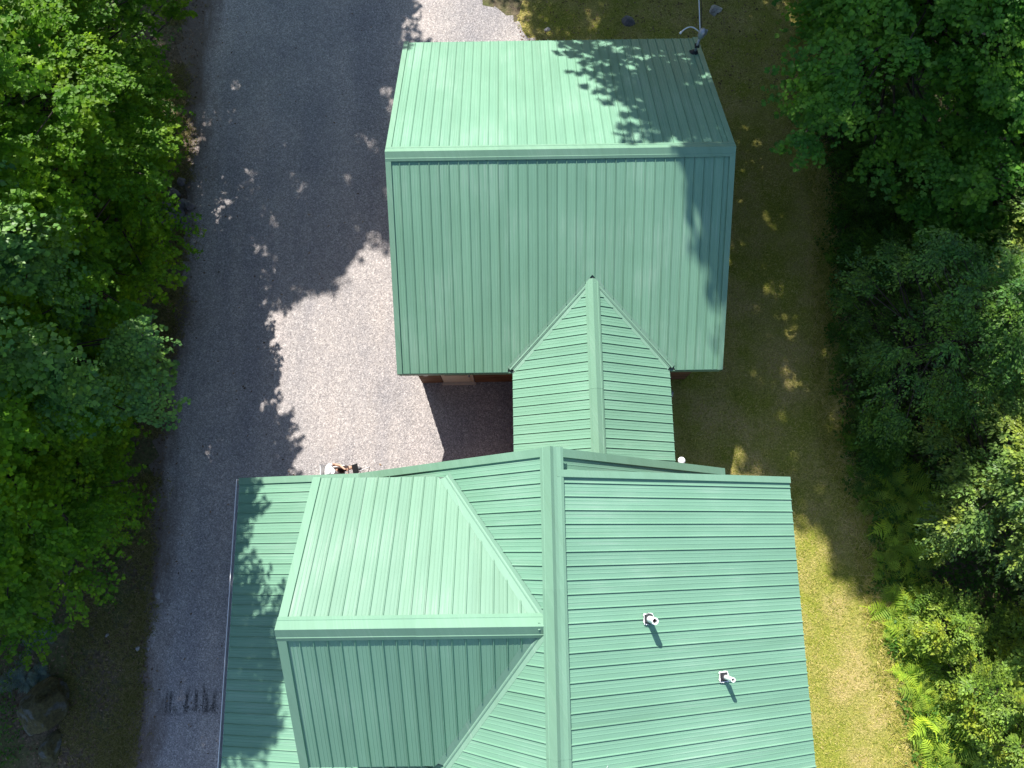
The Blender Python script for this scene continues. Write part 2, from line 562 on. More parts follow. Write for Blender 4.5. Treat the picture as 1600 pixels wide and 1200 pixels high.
def roof_panels(parent, corners, udir, u_start=0.0, lo=None, mat=None, name='roof_panel'):
    """lay ribbed strips over a convex roof plane. corners: 3D; udir: along the eave. lo(P) may cut the lower end."""
    c3 = [Vector(c) for c in corners]
    u = Vector(udir).normalized()
    nrm = Vector((0, 0, 0))
    for i in range(1, len(c3) - 1):
        nrm += (c3[i] - c3[0]).cross(c3[i + 1] - c3[0])
    nrm.normalize()
    if nrm.z < 0:
        nrm = -nrm
    v = nrm.cross(u).normalized()
    if v.z < 0:
        v = -v
    o0 = c3[0]
    p2 = [((c - o0).dot(u), (c - o0).dot(v)) for c in c3]
    umin, umax = min(a for a, _ in p2), max(a for a, _ in p2)
    k0 = math.floor((umin - u_start) / PITCH) - 1
    k = k0
    while u_start + k * PITCH < umax:
        base = u_start + k * PITCH
        cols = [(base + du, h) for du, h in PROFILE]
        cols = [(min(max(a, umin + 1e-4), umax - 1e-4), h if umin <= a <= umax else 0.0) for a, h in cols]
        seq = []
        for a, h in cols:
            if seq and abs(seq[-1][0] - a) < 1e-6:
                continue
            rg = poly_range(p2, a)
            if rg is None:
                continue
            l, hi = rg
            if lo is not None:
                cut = lo(a, o0, u, v)
                if cut is not None:
                    l = max(l, cut)
            seq.append((a, h, l, max(hi, l)))
        m = MB()
        m.uv = []
        run = False
        for i in range(len(seq) - 1):
            a, b = seq[i], seq[i + 1]
            if a[3] - a[2] < 0.01 and b[3] - b[2] < 0.01:
                continue
            q = []
            for (uu, h, vv) in ((a[0], a[1], a[2]), (b[0], b[1], b[2]), (b[0], b[1], b[3]), (a[0], a[1], a[3])):
                q.append(o0 + u * uu + v * vv + nrm * h)
                m.uv.append((uu + 3.1, vv + 40))
            m.poly(q)
            run = True
        if run:
            m.build(name, mat or M_ROOF, parent)
        k += 1
    return nrm, u, v


def slab(parent, corners, name='roof_deck', thick=0.13, drop=0.02, mat=None):
    c = [Vector(p) for p in corners]
    n = (c[1] - c[0]).cross(c[2] - c[0]).normalized()
    if n.z < 0:
        n = -n
    m = MB()
    m.prism([p - n * drop for p in c], -n * thick)
    return fix_normals(m.build(name, mat or M_DECK, parent))


def strip_uv(m):
    m.uv = [((v[0] + v[1] * 0.37) * 1.0, (v[2] + v[1]) * 0.6) for v in m.v]


def band(parent, P, Q, inward, nrm, w, h=0.036, drop=0.0, name='rake_trim', mat=None):
    """folded flashing along P-Q: a flat of width w over the panels and a leg turned down by drop"""
    P, Q = Vector(P), Vector(Q)
    d = (Q - P).normalized()
    n = Vector(nrm).normalized()
    i = Vector(inward)
    i = (i - d * i.dot(d) - n * i.dot(n)).normalized()
    m = MB()
    a, b = P + n * h - i * 0.012, Q + n * h - i * 0.012
    m.poly([a, b, b + i * w, a + i * w])
    m.poly([a + i * w, b + i * w, b + i * (w + 0.006) - n * (h + 0.004), a + i * (w + 0.006) - n * (h + 0.004)])
    if drop:
        dn = Vector((0, 0, -drop))
        m.poly([a, a + dn, b + dn, b])
        m.poly([a + i * 0.02, b + i * 0.02, b + dn + i * 0.02, a + dn + i * 0.02])
    strip_uv(m)
    return m.build(name, mat or M_TRIM, parent)


def ridge_cap(parent, P, Q, n1, n2, s1, s2, w=0.17, h=0.038, name='ridge_cap', step=0.0):
    """bent cap along P-Q; s1/s2 point down the two slopes; a small fold near each lower hem"""
    P, Q = Vector(P), Vector(Q)
    L = (Q - P).length
    if L > 3.3:
        k = int(math.ceil(L / 3.05))
        for i in range(k):
            a_, b_ = P.lerp(Q, max(0, i / k - 0.012)), P.lerp(Q, (i + 1) / k)
            ridge_cap(parent, a_, b_, n1, n2, s1, s2, w, h + 0.004 * (i % 2) + random.uniform(-0.001, 0.001), name, step)
        return None
    m = MB()
    top = Vector((0, 0, h + 0.025 + step * 0.3))
    for n, s in ((n1, s1), (n2, s2)):
        n, s = Vector(n).normalized(), Vector(s).normalized()
        pr = [Vector((0, 0, 0)) + top, n * (h + 0.004) + s * (w * 0.62), n * (h + 0.012) + s * (w * 0.66), n * h + s * w, n * (h - 0.022) + s * (w + 0.004)]
        if step and s is not None and s.x > 0:
            pr = [top, top + Vector((step * 0.55, 0, -step * 0.62)), n * (h + 0.006) + s * step, n * (h + 0.010) + s * (w * 0.8), n * (h + 0.012) + s * (w * 0.86), n * h + s * (w + 0.03), n * (h - 0.022) + s * (w + 0.035)]
        for a, b in zip(pr, pr[1:]):
            m.poly([P + a, Q + a, Q + b, P + b])
    strip_uv(m)
    return m.build(name, M_TRIM, parent)


def valley(parent, P, Q, inward, nrm, w=0.13, h=0.004, name='valley_flashing'):
    P, Q = Vector(P), Vector(Q)
    d = (Q - P).normalized()
    n = Vector(nrm).normalized()
    i = Vector(inward)
    i = (i - d * i.dot(d) - n * i.dot(n)).normalized()
    m = MB()
    rise = 0.022
    m.poly([P + n * (h + rise), Q + n * (h + rise), Q + n * (h + rise) + i * 0.02, P + n * (h + rise) + i * 0.02])
    m.poly([P + n * (h + rise) + i * 0.02, Q + n * (h + rise) + i * 0.02, Q + n * h + i * 0.035, P + n * h + i * 0.035])
    m.poly([P + n * h + i * 0.035, Q + n * h + i * 0.035, Q + n * h + i * w, P + n * h + i * w])
    strip_uv(m)
    return m.build(name, M_VALLEY, parent)


# ------------------------------------------------------------------ garage
GX0, GX1, GYF, GYR, GYB, GZE, GZR = -2.887, 5.195, 4.187, 8.880, 13.585, 2.80, 5.19
gar = thing('garage', 'wide green metal roofed garage with brown log walls beside the gravel drive', 'garage', (1.15, 8.9, 0))
gs = (GZR - GZE) / (GYR - GYF)
# breezeway numbers are needed for the cut in the garage's front slope
BXR, BXL, BXE, BZR, BZE, BYS = 1.936, -0.02, 3.892, 3.83, 2.835, 0.95
BYN = GYF + (BZR - GZE) / gs
BYE = GYF + (BZE - GZE) / gs
south = [(GX0, GYF, GZE), (GX1, GYF, GZE), (GX1, GYR, GZR), (GX0, GYR, GZR)]
north = [(GX0, GYB, GZE), (GX1, GYB, GZE), (GX1, GYR, GZR), (GX0, GYR, GZR)]


def garage_cut(a, o0, u, v):
    x = o0.x + a * u.x
    if BXL - 0.12 < x < BXE + 0.12:
        t = 1 - abs(x - BXR) / (BXR - BXL)
        y = BYE + (BYN - BYE) * t + 0.11
        return (y - o0.y) / v.y
    return None


nS, _, vS = roof_panels(gar, south, (1, 0, 0), 0.07, garage_cut)
nN, _, vN = roof_panels(gar, north, (1, 0, 0), 0.07)
slab(gar, south); slab(gar, north)
ridge_cap(gar, (GX0 - 0.01, GYR, GZR), (GX1 + 0.01, GYR, GZR), nS, nN, -vS, -vN, 0.19)
for x, s in ((GX0, 1), (GX1, -1)):
    band(gar, (x, GYF, GZE), (x, GYR, GZR), (s, 0, 0), nS, 0.13, 0.037, 0.17)
    band(gar, (x, GYB, GZE), (x, GYR, GZR), (s, 0, 0), nN, 0.13, 0.037, 0.17)
m = MB(); m.box(GX0 + 0.02, GX1 - 0.02, GYF - 0.012, GYF + 0.012, GZE - 0.19, GZE - 0.03); m.build('fascia', M_TRIM, gar)
m = MB(); m.box(GX0 + 0.02, GX1 - 0.02, GYB - 0.012, GYB + 0.012, GZE - 0.19, GZE - 0.03); m.build('fascia', M_TRIM, gar)
WX0, WX1, WY0, WY1 = -2.50, 4.80, 4.60, 13.15
zs = GZE + gs * (WY0 - GYF) - 0.16
for x, s in ((WX0, 1), (WX1, -1)):
    m = MB()
    m.prism([(x, WY0, 0), (x, WY1, 0), (x, WY1, zs), (x, GYR, GZR - 0.16), (x, WY0, zs)], (s * 0.14, 0, 0))
    fix_normals(m.build('wall', M_WALL, gar))
m = MB(); m.box(WX0 + 0.15, WX1 - 0.15, WY1 - 0.14, WY1, 0, zs); m.build('wall', M_WALL, gar)
# front wall: horizontal logs, a cream door, a round lamp
nlog = 13
lh = zs / nlog
logs = []
for k in range(nlog):
    for (xa, xb) in (((WX0 - 0.12, -2.02), (-1.10, WX1 + 0.1)) if k * lh < 2.05 else ((WX0 - 0.12, WX1 + 0.1),)):
        m = MB()
        pts = []
        for j in range(7):
            an = -math.pi / 2 + math.pi * j / 6
            pts.append((xa, WY0 - 0.06 * math.cos(an), k * lh + lh / 2 + lh / 2 * 0.97 * math.sin(an)))
        pts += [(xa, WY0 + 0.10, k * lh + lh), (xa, WY0 + 0.10, k * lh)]
        m.prism(pts, (xb - xa, 0, 0))
        fix_normals(m.build('log', M_LOG, gar))
door = MB()
door.box(-2.00, -1.12, WY0 - 0.045, WY0 + 0.02, 0.05, 2.03)
door = door.build('door', M_CREAM, gar)
for z0, z1 in ((0.15, 0.95), (1.05, 1.95)):
    m = MB(); m.box(-1.90, -1.22, WY0 - 0.06, WY0 - 0.046, z0, z1); m.build('door_panel', M_CREAM, door)
m = MB(); m.tube([(-1.22, WY0 - 0.05, 1.0), (-1.22, WY0 - 0.11, 1.0)], 0.03, 10); m.build('knob', M_GALV, door)
m = MB(); m.box(-2.04, -1.08, WY0 - 0.12, WY0 - 0.05, 0.012, 0.09); m.build('door_sill', M_CREAM, gar)
m = MB(); m.tube([(-2.36, WY0 - 0.05, 1.45), (-2.36, WY0 - 0.12, 1.45), (-2.36, WY0 - 0.16, 1.45)], [0.05, 0.10, 0.07], 14); m.build('wall_lamp', M_WHITE, gar)
m = MB(); m.box(WX0 - 0.02, WX1 + 0.02, WY0 + 0.1, WY1, 0.0, 0.03); m.build('floor_slab', M_STONE, gar)

# ------------------------------------------------------------------ breezeway
brz = thing('breezeway', 'narrow green gabled passage roof joining the garage to the house', 'breezeway', (1.93, 3.0, 0))
INS = 0.10
bw = [(BXR, BYS, BZR), (BXR, BYN - INS * 1.3, BZR), (BXL, BYE - INS * 1.3, BZE), (BXL, BYS, BZE)]
be = [(BXR, BYS, BZR), (BXR, BYN - INS * 1.3, BZR), (BXE, BYE - INS * 1.3, BZE), (BXE, BYS, BZE)]
nBW, _, vBW = roof_panels(brz, bw, (0, 1, 0), 0.05)
nBE, _, vBE = roof_panels(brz, be, (0, 1, 0), 0.05)
slab(brz, [(BXR, BYS, BZR), (BXR, BYN, BZR), (BXL, BYE, BZE), (BXL, BYS, BZE)], thick=0.10)
slab(brz, [(BXR, BYS, BZR), (BXR, BYN, BZR), (BXE, BYE, BZE), (BXE, BYS, BZE)], thick=0.10)
ridge_cap(brz, (BXR, BYS, BZR), (BXR, BYN + 0.02, BZR), nBW, nBE, -vBW, -vBE, 0.17)
top = (BXR, BYN, BZR)
for xe, nb, sx in ((BXL, nBW, -1), (BXE, nBE, 1)):
    valley(brz, top, (xe, BYE, BZE), (0, -1, 0), nb, 0.12)
    valley(brz, top, (xe + sx * 0.05, BYE - 0.02, BZE), (sx, 0.8, 0), nS, 0.11)
    m = MB()
    xa = xe
    m.box(min(xa, xa - sx * 0.02), max(xa, xa - sx * 0.02), BYS, GYF - 0.02, BZE - 0.17, BZE - 0.025)
    m.build('fascia', M_TRIM, brz)
    xw = xe - sx * 0.35
    m = MB()
    m.box(min(xw, xw - sx * 0.12), max(xw, xw - sx * 0.12), 1.22, WY0 - 0.07, 0.0, BZE - 0.02)
    m.build('wall', M_WALL, brz)

# ------------------------------------------------------------------ house
HXR, HYN, HZR, HXK, HZK, HXW, HZW = 0.599, 1.589, 8.22, -3.50, 4.06, -6.483, 3.30
HXE, HZE, HYD = 5.395, 6.12, 1.205
HYS = -8.2
CXW, CYR, CZR, CYN, CYS, CZE = -3.93, -1.318, 8.107, 1.307, -3.90, 6.255
hs = (HZR - HZK) / (HXR - HXK)
house = thing('house', 'large house with steep green metal roof and big side cross gable', 'house', (0, -3, 0))
XV = HXR - (HZR - CZE) / hs
XT = HXR - (HZR - CZR) / hs
wsteep = [(HXR, HYN, HZR), (HXR, HYS, HZR), (HXK, HYS, HZK), (HXK, HYN, HZK)]
wporch = [(HXK, HYN, HZK), (HXK, HYS, HZK), (HXW, HYS, HZW), (HXW, HYN, HZW)]
esteep = [(HXR, HYN, HZR), (HXR, 0.85, HZR), (2 * HXR - HXK, 0.85, HZK), (2 * HXR - HXK, HYN, HZK)]
eshed = [(HXR, HYD, HZR + 0.05), (HXR, HYS, HZR + 0.05), (HXE, HYS, HZE), (HXE, HYD, HZE)]


def main_cut(a, o0, u, v):
    y = o0.y + a * u.y
    if CYS < y < CYN:
        if y > CYR:
            t = (y - CYR) / (CYN - CYR)
        else:
            t = (y - CYR) / (CYS - CYR)
        x = XT + (XV - XT) * t + 0.12
        return (x - o0.x) / v.x
    return None


YU = HYN - 0.13
nW, _, vW = roof_panels(house, wsteep, (0, 1, 0), 0.10, main_cut)
nP, _, vP = roof_panels(house, wporch, (0, 1, 0), 0.10)
nE, _, vE = roof_panels(house, esteep, (0, 1, 0), 0.10)
nD, _, vD = roof_panels(house, eshed, (0, 1, 0), 0.02)
for pl in (wsteep, wporch, esteep, eshed):
    slab(house, pl, thick=0.15)
I2 = 0.15
cn = [(CXW, CYR, CZR), (XT - I2, CYR, CZR), (XV - I2, CYN, CZE), (CXW, CYN, CZE)]
cs = [(CXW, CYR, CZR), (XT - I2, CYR, CZR), (XV - I2, CYS, CZE), (CXW, CYS, CZE)]
nCN, _, vCN = roof_panels(house, cn, (1, 0, 0), 0.10, mat=M_CHALK)
nCS, _, vCS = roof_panels(house, cs, (1, 0, 0), 0.10)
slab(house, [(CXW, CYR, CZR), (XT, CYR, CZR), (XV, CYN, CZE), (CXW, CYN, CZE)], thick=0.13)
slab(house, [(CXW, CYR, CZR), (XT, CYR, CZR), (XV, CYS, CZE), (CXW, CYS, CZE)], thick=0.13)
# flashings
ridge_cap(house, (HXR, HYN + 0.015, HZR + 0.05), (HXR, HYS, HZR + 0.05), nW, nD, -vW, -vD, 0.20, step=0.10)
ridge_cap(house, (CXW - 0.02, CYR, CZR), (XT + 0.26, CYR, CZR), nCN, nCS, -vCN, -vCS, 0.21)
for ye, nc, sy in ((CYN, nCN, 1), (CYS, nCS, -1)):
    valley(house, (XT, CYR, CZR), (XV, ye, CZE), (-1, 0, 0), nc, 0.155)
    valley(house, (XT, CYR, CZR), (XV, ye, CZE), (1, 0, 0), nW, 0.12)
    band(house, (CXW, ye, CZE), (CXW, CYR, CZR), (1, 0, 0), nc, 0.15, 0.038, 0.20)
    m = MB(); m.box(CXW + 0.02, XV - 0.05, min(ye, ye - sy * 0.02), max(ye, ye - sy * 0.02), CZE - 0.2, CZE - 0.03); m.build('fascia', M_TRIM, house)
band(house, (HXR, HYN, HZR), (HXK, HYN, HZK), (0, -1, 0), nW, 0.15, 0.038, 0.22)
band(house, (HXK, HYN, HZK), (HXW, HYN, HZW), (0, -1, 0), nP, 0.15, 0.038, 0.18)
band(house, (HXR, HYN, HZR), (2 * HXR - HXK, HYN, HZK), (0, -1, 0), nE, 0.15, 0.038, 0.22)
band(house, (HXR + 0.1, HYD, HZR + 0.02), (HXE, HYD, HZE), (0, -1, 0), nD, 0.12, 0.037, 0.12)
# white gutter along the porch eave
m = MB()
m.box(HXW - 0.075, HXW - 0.06, HYS, HYN - 0.01, HZW - 0.16, HZW + 0.012)
m.box(HXW - 0.06, HXW + 0.02, HYS, HYN - 0.01, HZW - 0.16, HZW - 0.145)
m.build('gutter', M_WGUT, house)
m = MB(); m.box(HXE - 0.02, HXE, HYS, HYD - 0.02, HZE - 0.2, HZE - 0.03); m.build('fascia', M_TRIM, house)
# walls
GN = 1.16
m = MB()
m.prism([(-3.35, GN, 0), (4.65, GN, 0), (4.65, GN, HZK - 0.05), (HXR, GN, HZR - 0.2), (-3.35, GN, HZK - 0.1)], (0, -0.15, 0))
fix_normals(m.build('wall', M_WALL, house))
m = MB(); m.box(-3.35, -3.20, HYS + 0.3, GN - 0.16, 0, HZK - 0.1); m.build('wall', M_WALL, house)
m = MB(); m.box(4.55, 4.70, HYS + 0.3, GN - 0.16, 0, HZE + 0.05); m.build('wall', M_WALL, house)
m = MB()
m.prism([(4.55, 0.98, HZK - 0.3), (4.69, 0.98, HZK - 0.3), (4.69, 0.98, HZE + 0.05), (HXR + 0.5, 0.98, HZR - 0.35)], (0, -0.12, 0))
fix_normals(m.build('dormer_cheek', M_WALL, house))
m = MB()
m.prism([(-3.62, CYN - 0.4, 3.7), (-3.62, CYS + 0.4, 3.7), (-3.62, CYS + 0.4, CZE + 0.1), (-3.62, CYR, CZR - 0.2), (-3.62, CYN - 0.4, CZE + 0.1)], (0.14, 0, 0))
fix_normals(m.build('gable_wall', M_WALL, house))
for y in (CYN - 0.4, CYS + 0.4):
    m = MB(); m.prism([(-3.47, y, 3.9), (-1.0, y, CZE), (-3.47, y, CZE + 0.1)], (0, -0.1 if y > 0 else 0.1, 0)); fix_normals(m.build('dormer_cheek', M_WALL, house))
for k, y in enumerate((-1.0, -3.3, -5.6, -7.6, 1.2)):
    m = MB(); m.box(-6.28, -6.14, y - 0.07, y + 0.07, 0.0, HZW - 0.13); m.build('porch_post', M_LOG, house)
m = MB(); m.box(-6.3, -3.36, HYS, 1.3, 0.0, 0.28); m.build('porch_floor', M_LOG, house)
for x, z in ((-2.0, 3.0), (2.6, 3.4)):
    w = MB(); w.box(x - 0.55, x + 0.55, GN, GN + 0.04, z - 0.1, z + 1.1); w = w.build('window', M_CREAM, house)
    g = MB(); g.box(x - 0.47, x + 0.47, GN + 0.041, GN + 0.05, z - 0.02, z + 1.02); g.build('pane', M_GLASS, w)

# ------------------------------------------------------------------ roof vents on the east slope
def roof_vent(x, y, h, rad, label, lean):
    z = HZR + 0.05 - (x - HXR) * (HZR + 0.05 - HZE) / (HXE - HXR)
    t = thing('vent_pipe', label, 'vent pipe', (x, y, z), 0.0, 'vent pipes on the east roof slope')
    sl = (HZR + 0.05 - HZE) / (HXE - HXR)
    a = 0.084
    m = MB()
    fl = lambda px, py, dz: (px, py, -px * sl + 0.034 + dz)
    m.prism([fl(-a, -a, 0.004), fl(a, -a, 0.004), fl(a, a, 0.004), fl(-a, a, 0.004)], (0, 0, 0.006))
    for q_ in range(22):
        an = q_ * 0.2856; rr_ = a * (1.0 + 0.12 * math.sin(q_ * 2.3))
        cx_, cy_ = max(-a, min(a, 1.35 * rr_ * math.cos(an))), max(-a, min(a, 1.35 * rr_ * math.sin(an)))
        m.tube([fl(cx_, cy_, 0.0), fl(cx_, cy_, 0.012)], 0.011 + 0.006 * math.sin(q_ * 1.7), 7)
    fix_normals(m.build('sealant_edge', M_WHITE, t, world_space=False))
    a2 = 0.072
    m = MB()
    m.prism([fl(-a2, -a2, 0.012), fl(a2, -a2, 0.012), fl(a2, a2, 0.012), fl(-a2, a2, 0.012)], (0, 0, 0.014))
    m.tube([(0, 0, 0.03), (0, 0, 0.11)], [rad * 1.7, rad * 1.12], 14)
    fix_normals(m.build('rubber_boot', M_BLACKRUB, t, world_space=False))
    m = MB()
    seg = 16
    top = Vector((lean[0] * h, lean[1] * h, h))
    m.tube([(0, 0, -0.05), tuple(top)], rad, seg, cap=False)
    n = len(m.v)
    for k in range(seg):
        an = 2 * math.pi * k / seg
        m.v.append((top.x + math.cos(an) * rad * 0.68, top.y + math.sin(an) * rad * 0.68, top.z))
    for k in range(seg):
        an = 2 * math.pi * k / seg
        m.v.append((top.x + math.cos(an) * rad * 0.68, top.y + math.sin(an) * rad * 0.68, top.z - 0.2))
    m.tube([tuple(top - Vector((0, 0, 0.012))), tuple(top)], [rad * 1.02, rad * 1.02], seg, cap=False)
    base_top = seg      # second ring of the first tube
    u0 = Vector(m.v[base_top]) - top
    ang0 = math.atan2(u0.y, u0.x)
    # rim and bore built as their own rings so that directions agree
    m2 = MB()
    for rr, zz in ((rad, 0.0), (rad * 0.68, 0.0), (rad * 0.68, -0.25)):
        for k in range(seg):
            an = 2 * math.pi * k / seg
            m2.v.append((top.x + math.cos(an) * rr, top.y + math.sin(an) * rr, top.z + zz))
    for a_ in (0, 1):
        for k in range(seg):
            k2 = (k + 1) % seg
            m2.f.append((a_ * seg + k, a_ * seg + k2, (a_ + 1) * seg + k2, (a_ + 1) * seg + k))
    m.v = m.v[:2 * seg]; m.f = m.f[:seg]
    p = m.build('pipe', M_WHITE, t, smooth=True, world_space=False)
    m2.build('pipe_rim', M_WHITE, p, world_space=False)
    m3 = MB(); m3.v = [(top.x + math.cos(2 * math.pi * k / seg) * rad * 0.68, top.y + math.sin(2 * math.pi * k / seg) * rad * 0.68, top.z - 0.24) for k in range(seg)]
    m3.f = [tuple(range(seg))]
    m3.build('pipe_bore', mat_simple('rusty_bore', (0.30, 0.14, 0.08), 0.8), p, world_space=False)
    return t


roof_vent(2.245, -1.28, 0.42, 0.057, 'thicker white vent pipe with dark boot nearer the roof ridge', (0.10, 0.0))
roof_vent(3.62, -2.33, 0.40, 0.040, 'thinner white vent pipe with dark boot nearer the roof edge', (0.16, 0.02))

# a pale scrape in the paint of the east slope
m = MB()
sl_ = (HZR + 0.05 - HZE) / (HXE - HXR)
pts_ = [(1.355 + 0.035 * t + 0.012 * math.sin(t * 5), -3.62 + 0.05 * t * t + 0.02 * t) for t in (0, 0.5, 1.0, 1.5, 1.9)]
for (xa, ya), (xb, yb), wa, wb in zip(pts_, pts_[1:], (0.004, 0.010, 0.009, 0.006), (0.010, 0.009, 0.006, 0.002)):
    z_ = lambda x: HZR + 0.05 - (x - HXR) * sl_ + 0.026
    m.poly([(xa, ya - wa, z_(xa)), (xb, yb - wb, z_(xb)), (xb, yb + wb, z_(xb)), (xa, ya + wa, z_(xa))])
m.build('paint_scrape', M_WHITE, house)

# ------------------------------------------------------------------ service mast, cables, dish
mx, my = 4.99, 12.85
mz = GZR - gs * (my - GYR)
mast = thing('service_mast', 'grey electric service mast on the back corner of the garage roof', 'service mast', (mx, my, mz))
m = MB(); m.tube([(0, 0, -0.4), (0, 0, 0.62)], 0.032, 12); m.build('pole', M_GALV, mast, smooth=True, world_space=False)
m = MB(); m.tube([(0, 0, 0.02), (0, 0, 0.07), (0, 0, 0.12)], [0.11, 0.075, 0.045], 14); m.box(-0.12, 0.1, -0.1, 0.1, -0.05, 0.0); m.build('roof_boot', M_BLACKRUB, mast, world_space=False)
m = MB(); m.box(-0.06, 0.06, -0.05, 0.05, 0.28, 0.34); m.build('clamp', M_BLACK, mast, world_space=False)
m = MB(); m.tube([(0, 0, 0.60), (0.01, 0.01, 0.68), (0.03, 0.03, 0.78), (0.05, 0.05, 0.86), (0.06, 0.06, 0.90)], [0.05, 0.085, 0.10, 0.075, 0.02], 14); m.build('weatherhead', M_GALV, mast, smooth=True, world_space=False)
m = MB(); m.box(0.10, 0.15, 0.02, 0.06, 0.70, 0.86); m.build('insulator', M_GALV, mast, world_space=False)
lp = []
for k in range(13):
    t = k / 12
    lp.append((-0.04 - 0.46 * t, 0.10 + 0.10 * math.sin(math.pi * t * 0.8) - 0.05 * t, 0.72 + 0.10 * math.sin(math.pi * t)))
m = MB(); m.tube(lp, 0.016, 8); m.tube([lp[-1], (lp[-1][0] - 0.03, lp[-1][1] - 0.03, lp[-1][2] - 0.04)], 0.03, 8)
m.build('drip_loop', M_WHITE, mast, smooth=True, world_space=False)
for j, (dx, lab, rr, mt) in enumerate(((-0.05, 'pale overhead cable running from the service mast, left of the pair', 0.014, M_WGUT), (0.06, 'dark overhead cable running from the service mast, right of the pair', 0.009, M_BLACK))):
    m = MB()
    A, B = Vector((mx + dx * 0.4, my + 0.1, mz + 0.75)), Vector((mx + 0.9 + dx * 3, my + 19, mz + 3.6))
    m.tube([A.lerp(B, t / 16) - Vector((0, 0, 1.0 * math.sin(math.pi * t / 16))) for t in range(17)], rr, 6)
    o = m.build('overhead_cable', mt, smooth=True)
    tag(o, lab, 'cable', 'overhead cables at the service mast')

# round white dish at the corner beside the passage
dish = thing('dish', 'small round white dish beside the passage at the house corner', 'dish', (4.07, 1.93, 2.75))
m = MB()
for j in range(6):
    pass
prof = [(0.0, 0.03), (0.05, 0.025), (0.07, 0.012), (0.09, -0.01), (0.092, -0.02), (0.07, -0.03), (0.0, -0.02)]
seg = 18
for rr, zz in prof:
    for k in range(seg):
        an = 2 * math.pi * k / seg
        m.v.append((rr * math.cos(an), rr * math.sin(an), zz))
for i in range(len(prof) - 1):
    for k in range(seg):
        k2 = (k + 1) % seg
        m.f.append((i * seg + k, i * seg + k2, (i + 1) * seg + k2, (i + 1) * seg + k))
m.build('reflector', M_WHITE, dish, smooth=True, world_space=False)
m = MB(); m.tube([(0, 0, -0.02), (0, 0, -0.12), (0, -0.80, -0.16)], 0.022, 8); m.build('bracket', M_GALV, dish, world_space=False)

# ------------------------------------------------------------------ person with a tablet
def skin_mesh(name, joints, edges, mat, parent, sub=2, root=0):
    me = bpy.data.meshes.new(name)
    me.from_pydata([j[:3] for j in joints], edges, [])
    o = bpy.data.objects.new(name, me)
    COL.objects.link(o)
    sk = o.modifiers.new('skin', 'SKIN')
    sk.use_smooth_shade = True
    sd = o.modifiers.new('sub', 'SUBSURF'); sd.levels = sub; sd.render_levels = sub
    for i, j in enumerate(joints):
        rr = j[3]
        me.skin_vertices[0].data[i].radius = rr if hasattr(rr, '__len__') else (rr, rr)
        me.skin_vertices[0].data[i].use_root = (i == root)
    bpy.context.view_layer.update()
    dg = bpy.context.evaluated_depsgraph_get()
    me2 = bpy.data.meshes.new_from_object(o.evaluated_get(dg))
    o.modifiers.clear()
    o.data = me2
    me2.name = name
    me2.materials.clear(); me2.materials.append(mat)
    if parent:
        o.parent = parent
    return o


M_SKIN = mat_simple('light_skin', (0.55, 0.32, 0.22), 0.5, var=0.05)
M_SHIRT = mat_simple('white_cotton', (0.82, 0.82, 0.82), 0.85, var=0.03, bump=0.2)
M_SHORTS = mat_simple('dark_brown_cotton', (0.045, 0.03, 0.028), 0.9, var=0.2, bump=0.2)
M_HAIR = mat_simple('blond_hair', (0.42, 0.28, 0.13), 0.6, var=0.25, scale=40)
M_SHOE = mat_simple('grey_shoe', (0.12, 0.12, 0.13), 0.7)
M_CANVAS = mat_simple('white_canvas', (0.75, 0.75, 0.74), 0.9, var=0.2)
pers = thing('person', 'person in a white top and dark shorts seated on the gravel beside the house eave', 'person', (-4.92, 1.93, 0.0), 0.08)
# local frame: faces +x, left is +y
H = [(0, 0, 0.50, 0.13), (-0.03, 0, 0.64, (0.12, 0.15)), (-0.06, 0, 0.82, (0.115, 0.17)), (-0.05, 0, 0.95, (0.09, 0.16)), (-0.03, 0, 1.03, 0.055), (0.0, 0, 1.10, 0.07), (0.02, 0, 1.19, 0.092), (0.02, 0, 1.27, 0.075)]
E_ = [(i, i + 1) for i in range(7)]
for s in (1, -1):
    b = len(H)
    H += [(-0.04, s * 0.17, 0.95, 0.06), (0.03, s * 0.235, 0.73, 0.043), (0.20, s * 0.20, 0.70, 0.036), (0.30, s * 0.10, 0.74, 0.027), (0.36, s * 0.065, 0.755, (0.036, 0.018))]
    E_ += [(3, b), (b, b + 1), (b + 1, b + 2), (b + 2, b + 3), (b + 3, b + 4)]
    h = len(H)
    H += [(0.06, s * 0.11, 0.49, 0.085), (0.28, s * 0.13, 0.50, 0.07), (0.46, s * 0.14, 0.48, 0.056), (0.46, s * 0.14, 0.27, 0.05), (0.45, s * 0.14, 0.09, 0.036), (0.53, s * 0.15, 0.045, 0.034), (0.62, s * 0.16, 0.035, 0.026)]
    E_ += [(0, h)] + [(h + i, h + i + 1) for i in range(6)]
skin_mesh('body', H, E_, M_SKIN, pers)
for s in (1, -1):
    for q in range(5):
        an = (-0.5 + q * 0.25)
        L = (0.045, 0.06, 0.065, 0.06, 0.045)[q]
        bx, by, bz = 0.375, s * 0.065 + (q - 2) * 0.015, 0.755
        skin_mesh('finger', [(bx, by, bz, 0.009), (bx + L * 0.5, by + an * 0.01, bz + 0.006, 0.008), (bx + L * 0.85, by + an * 0.014, bz - 0.014, 0.007)], [(0, 1), (1, 2)], M_SKIN, pers, 1)
SH = [(-0.0, 0, 0.50, (0.135, 0.155)), (-0.035, 0, 0.64, (0.132, 0.165)), (-0.065, 0, 0.82, (0.128, 0.185)), (-0.05, 0, 0.955, (0.10, 0.172)), (-0.035, 0, 1.01, 0.062)]
SE = [(0, 1), (1, 2), (2, 3), (3, 4)]
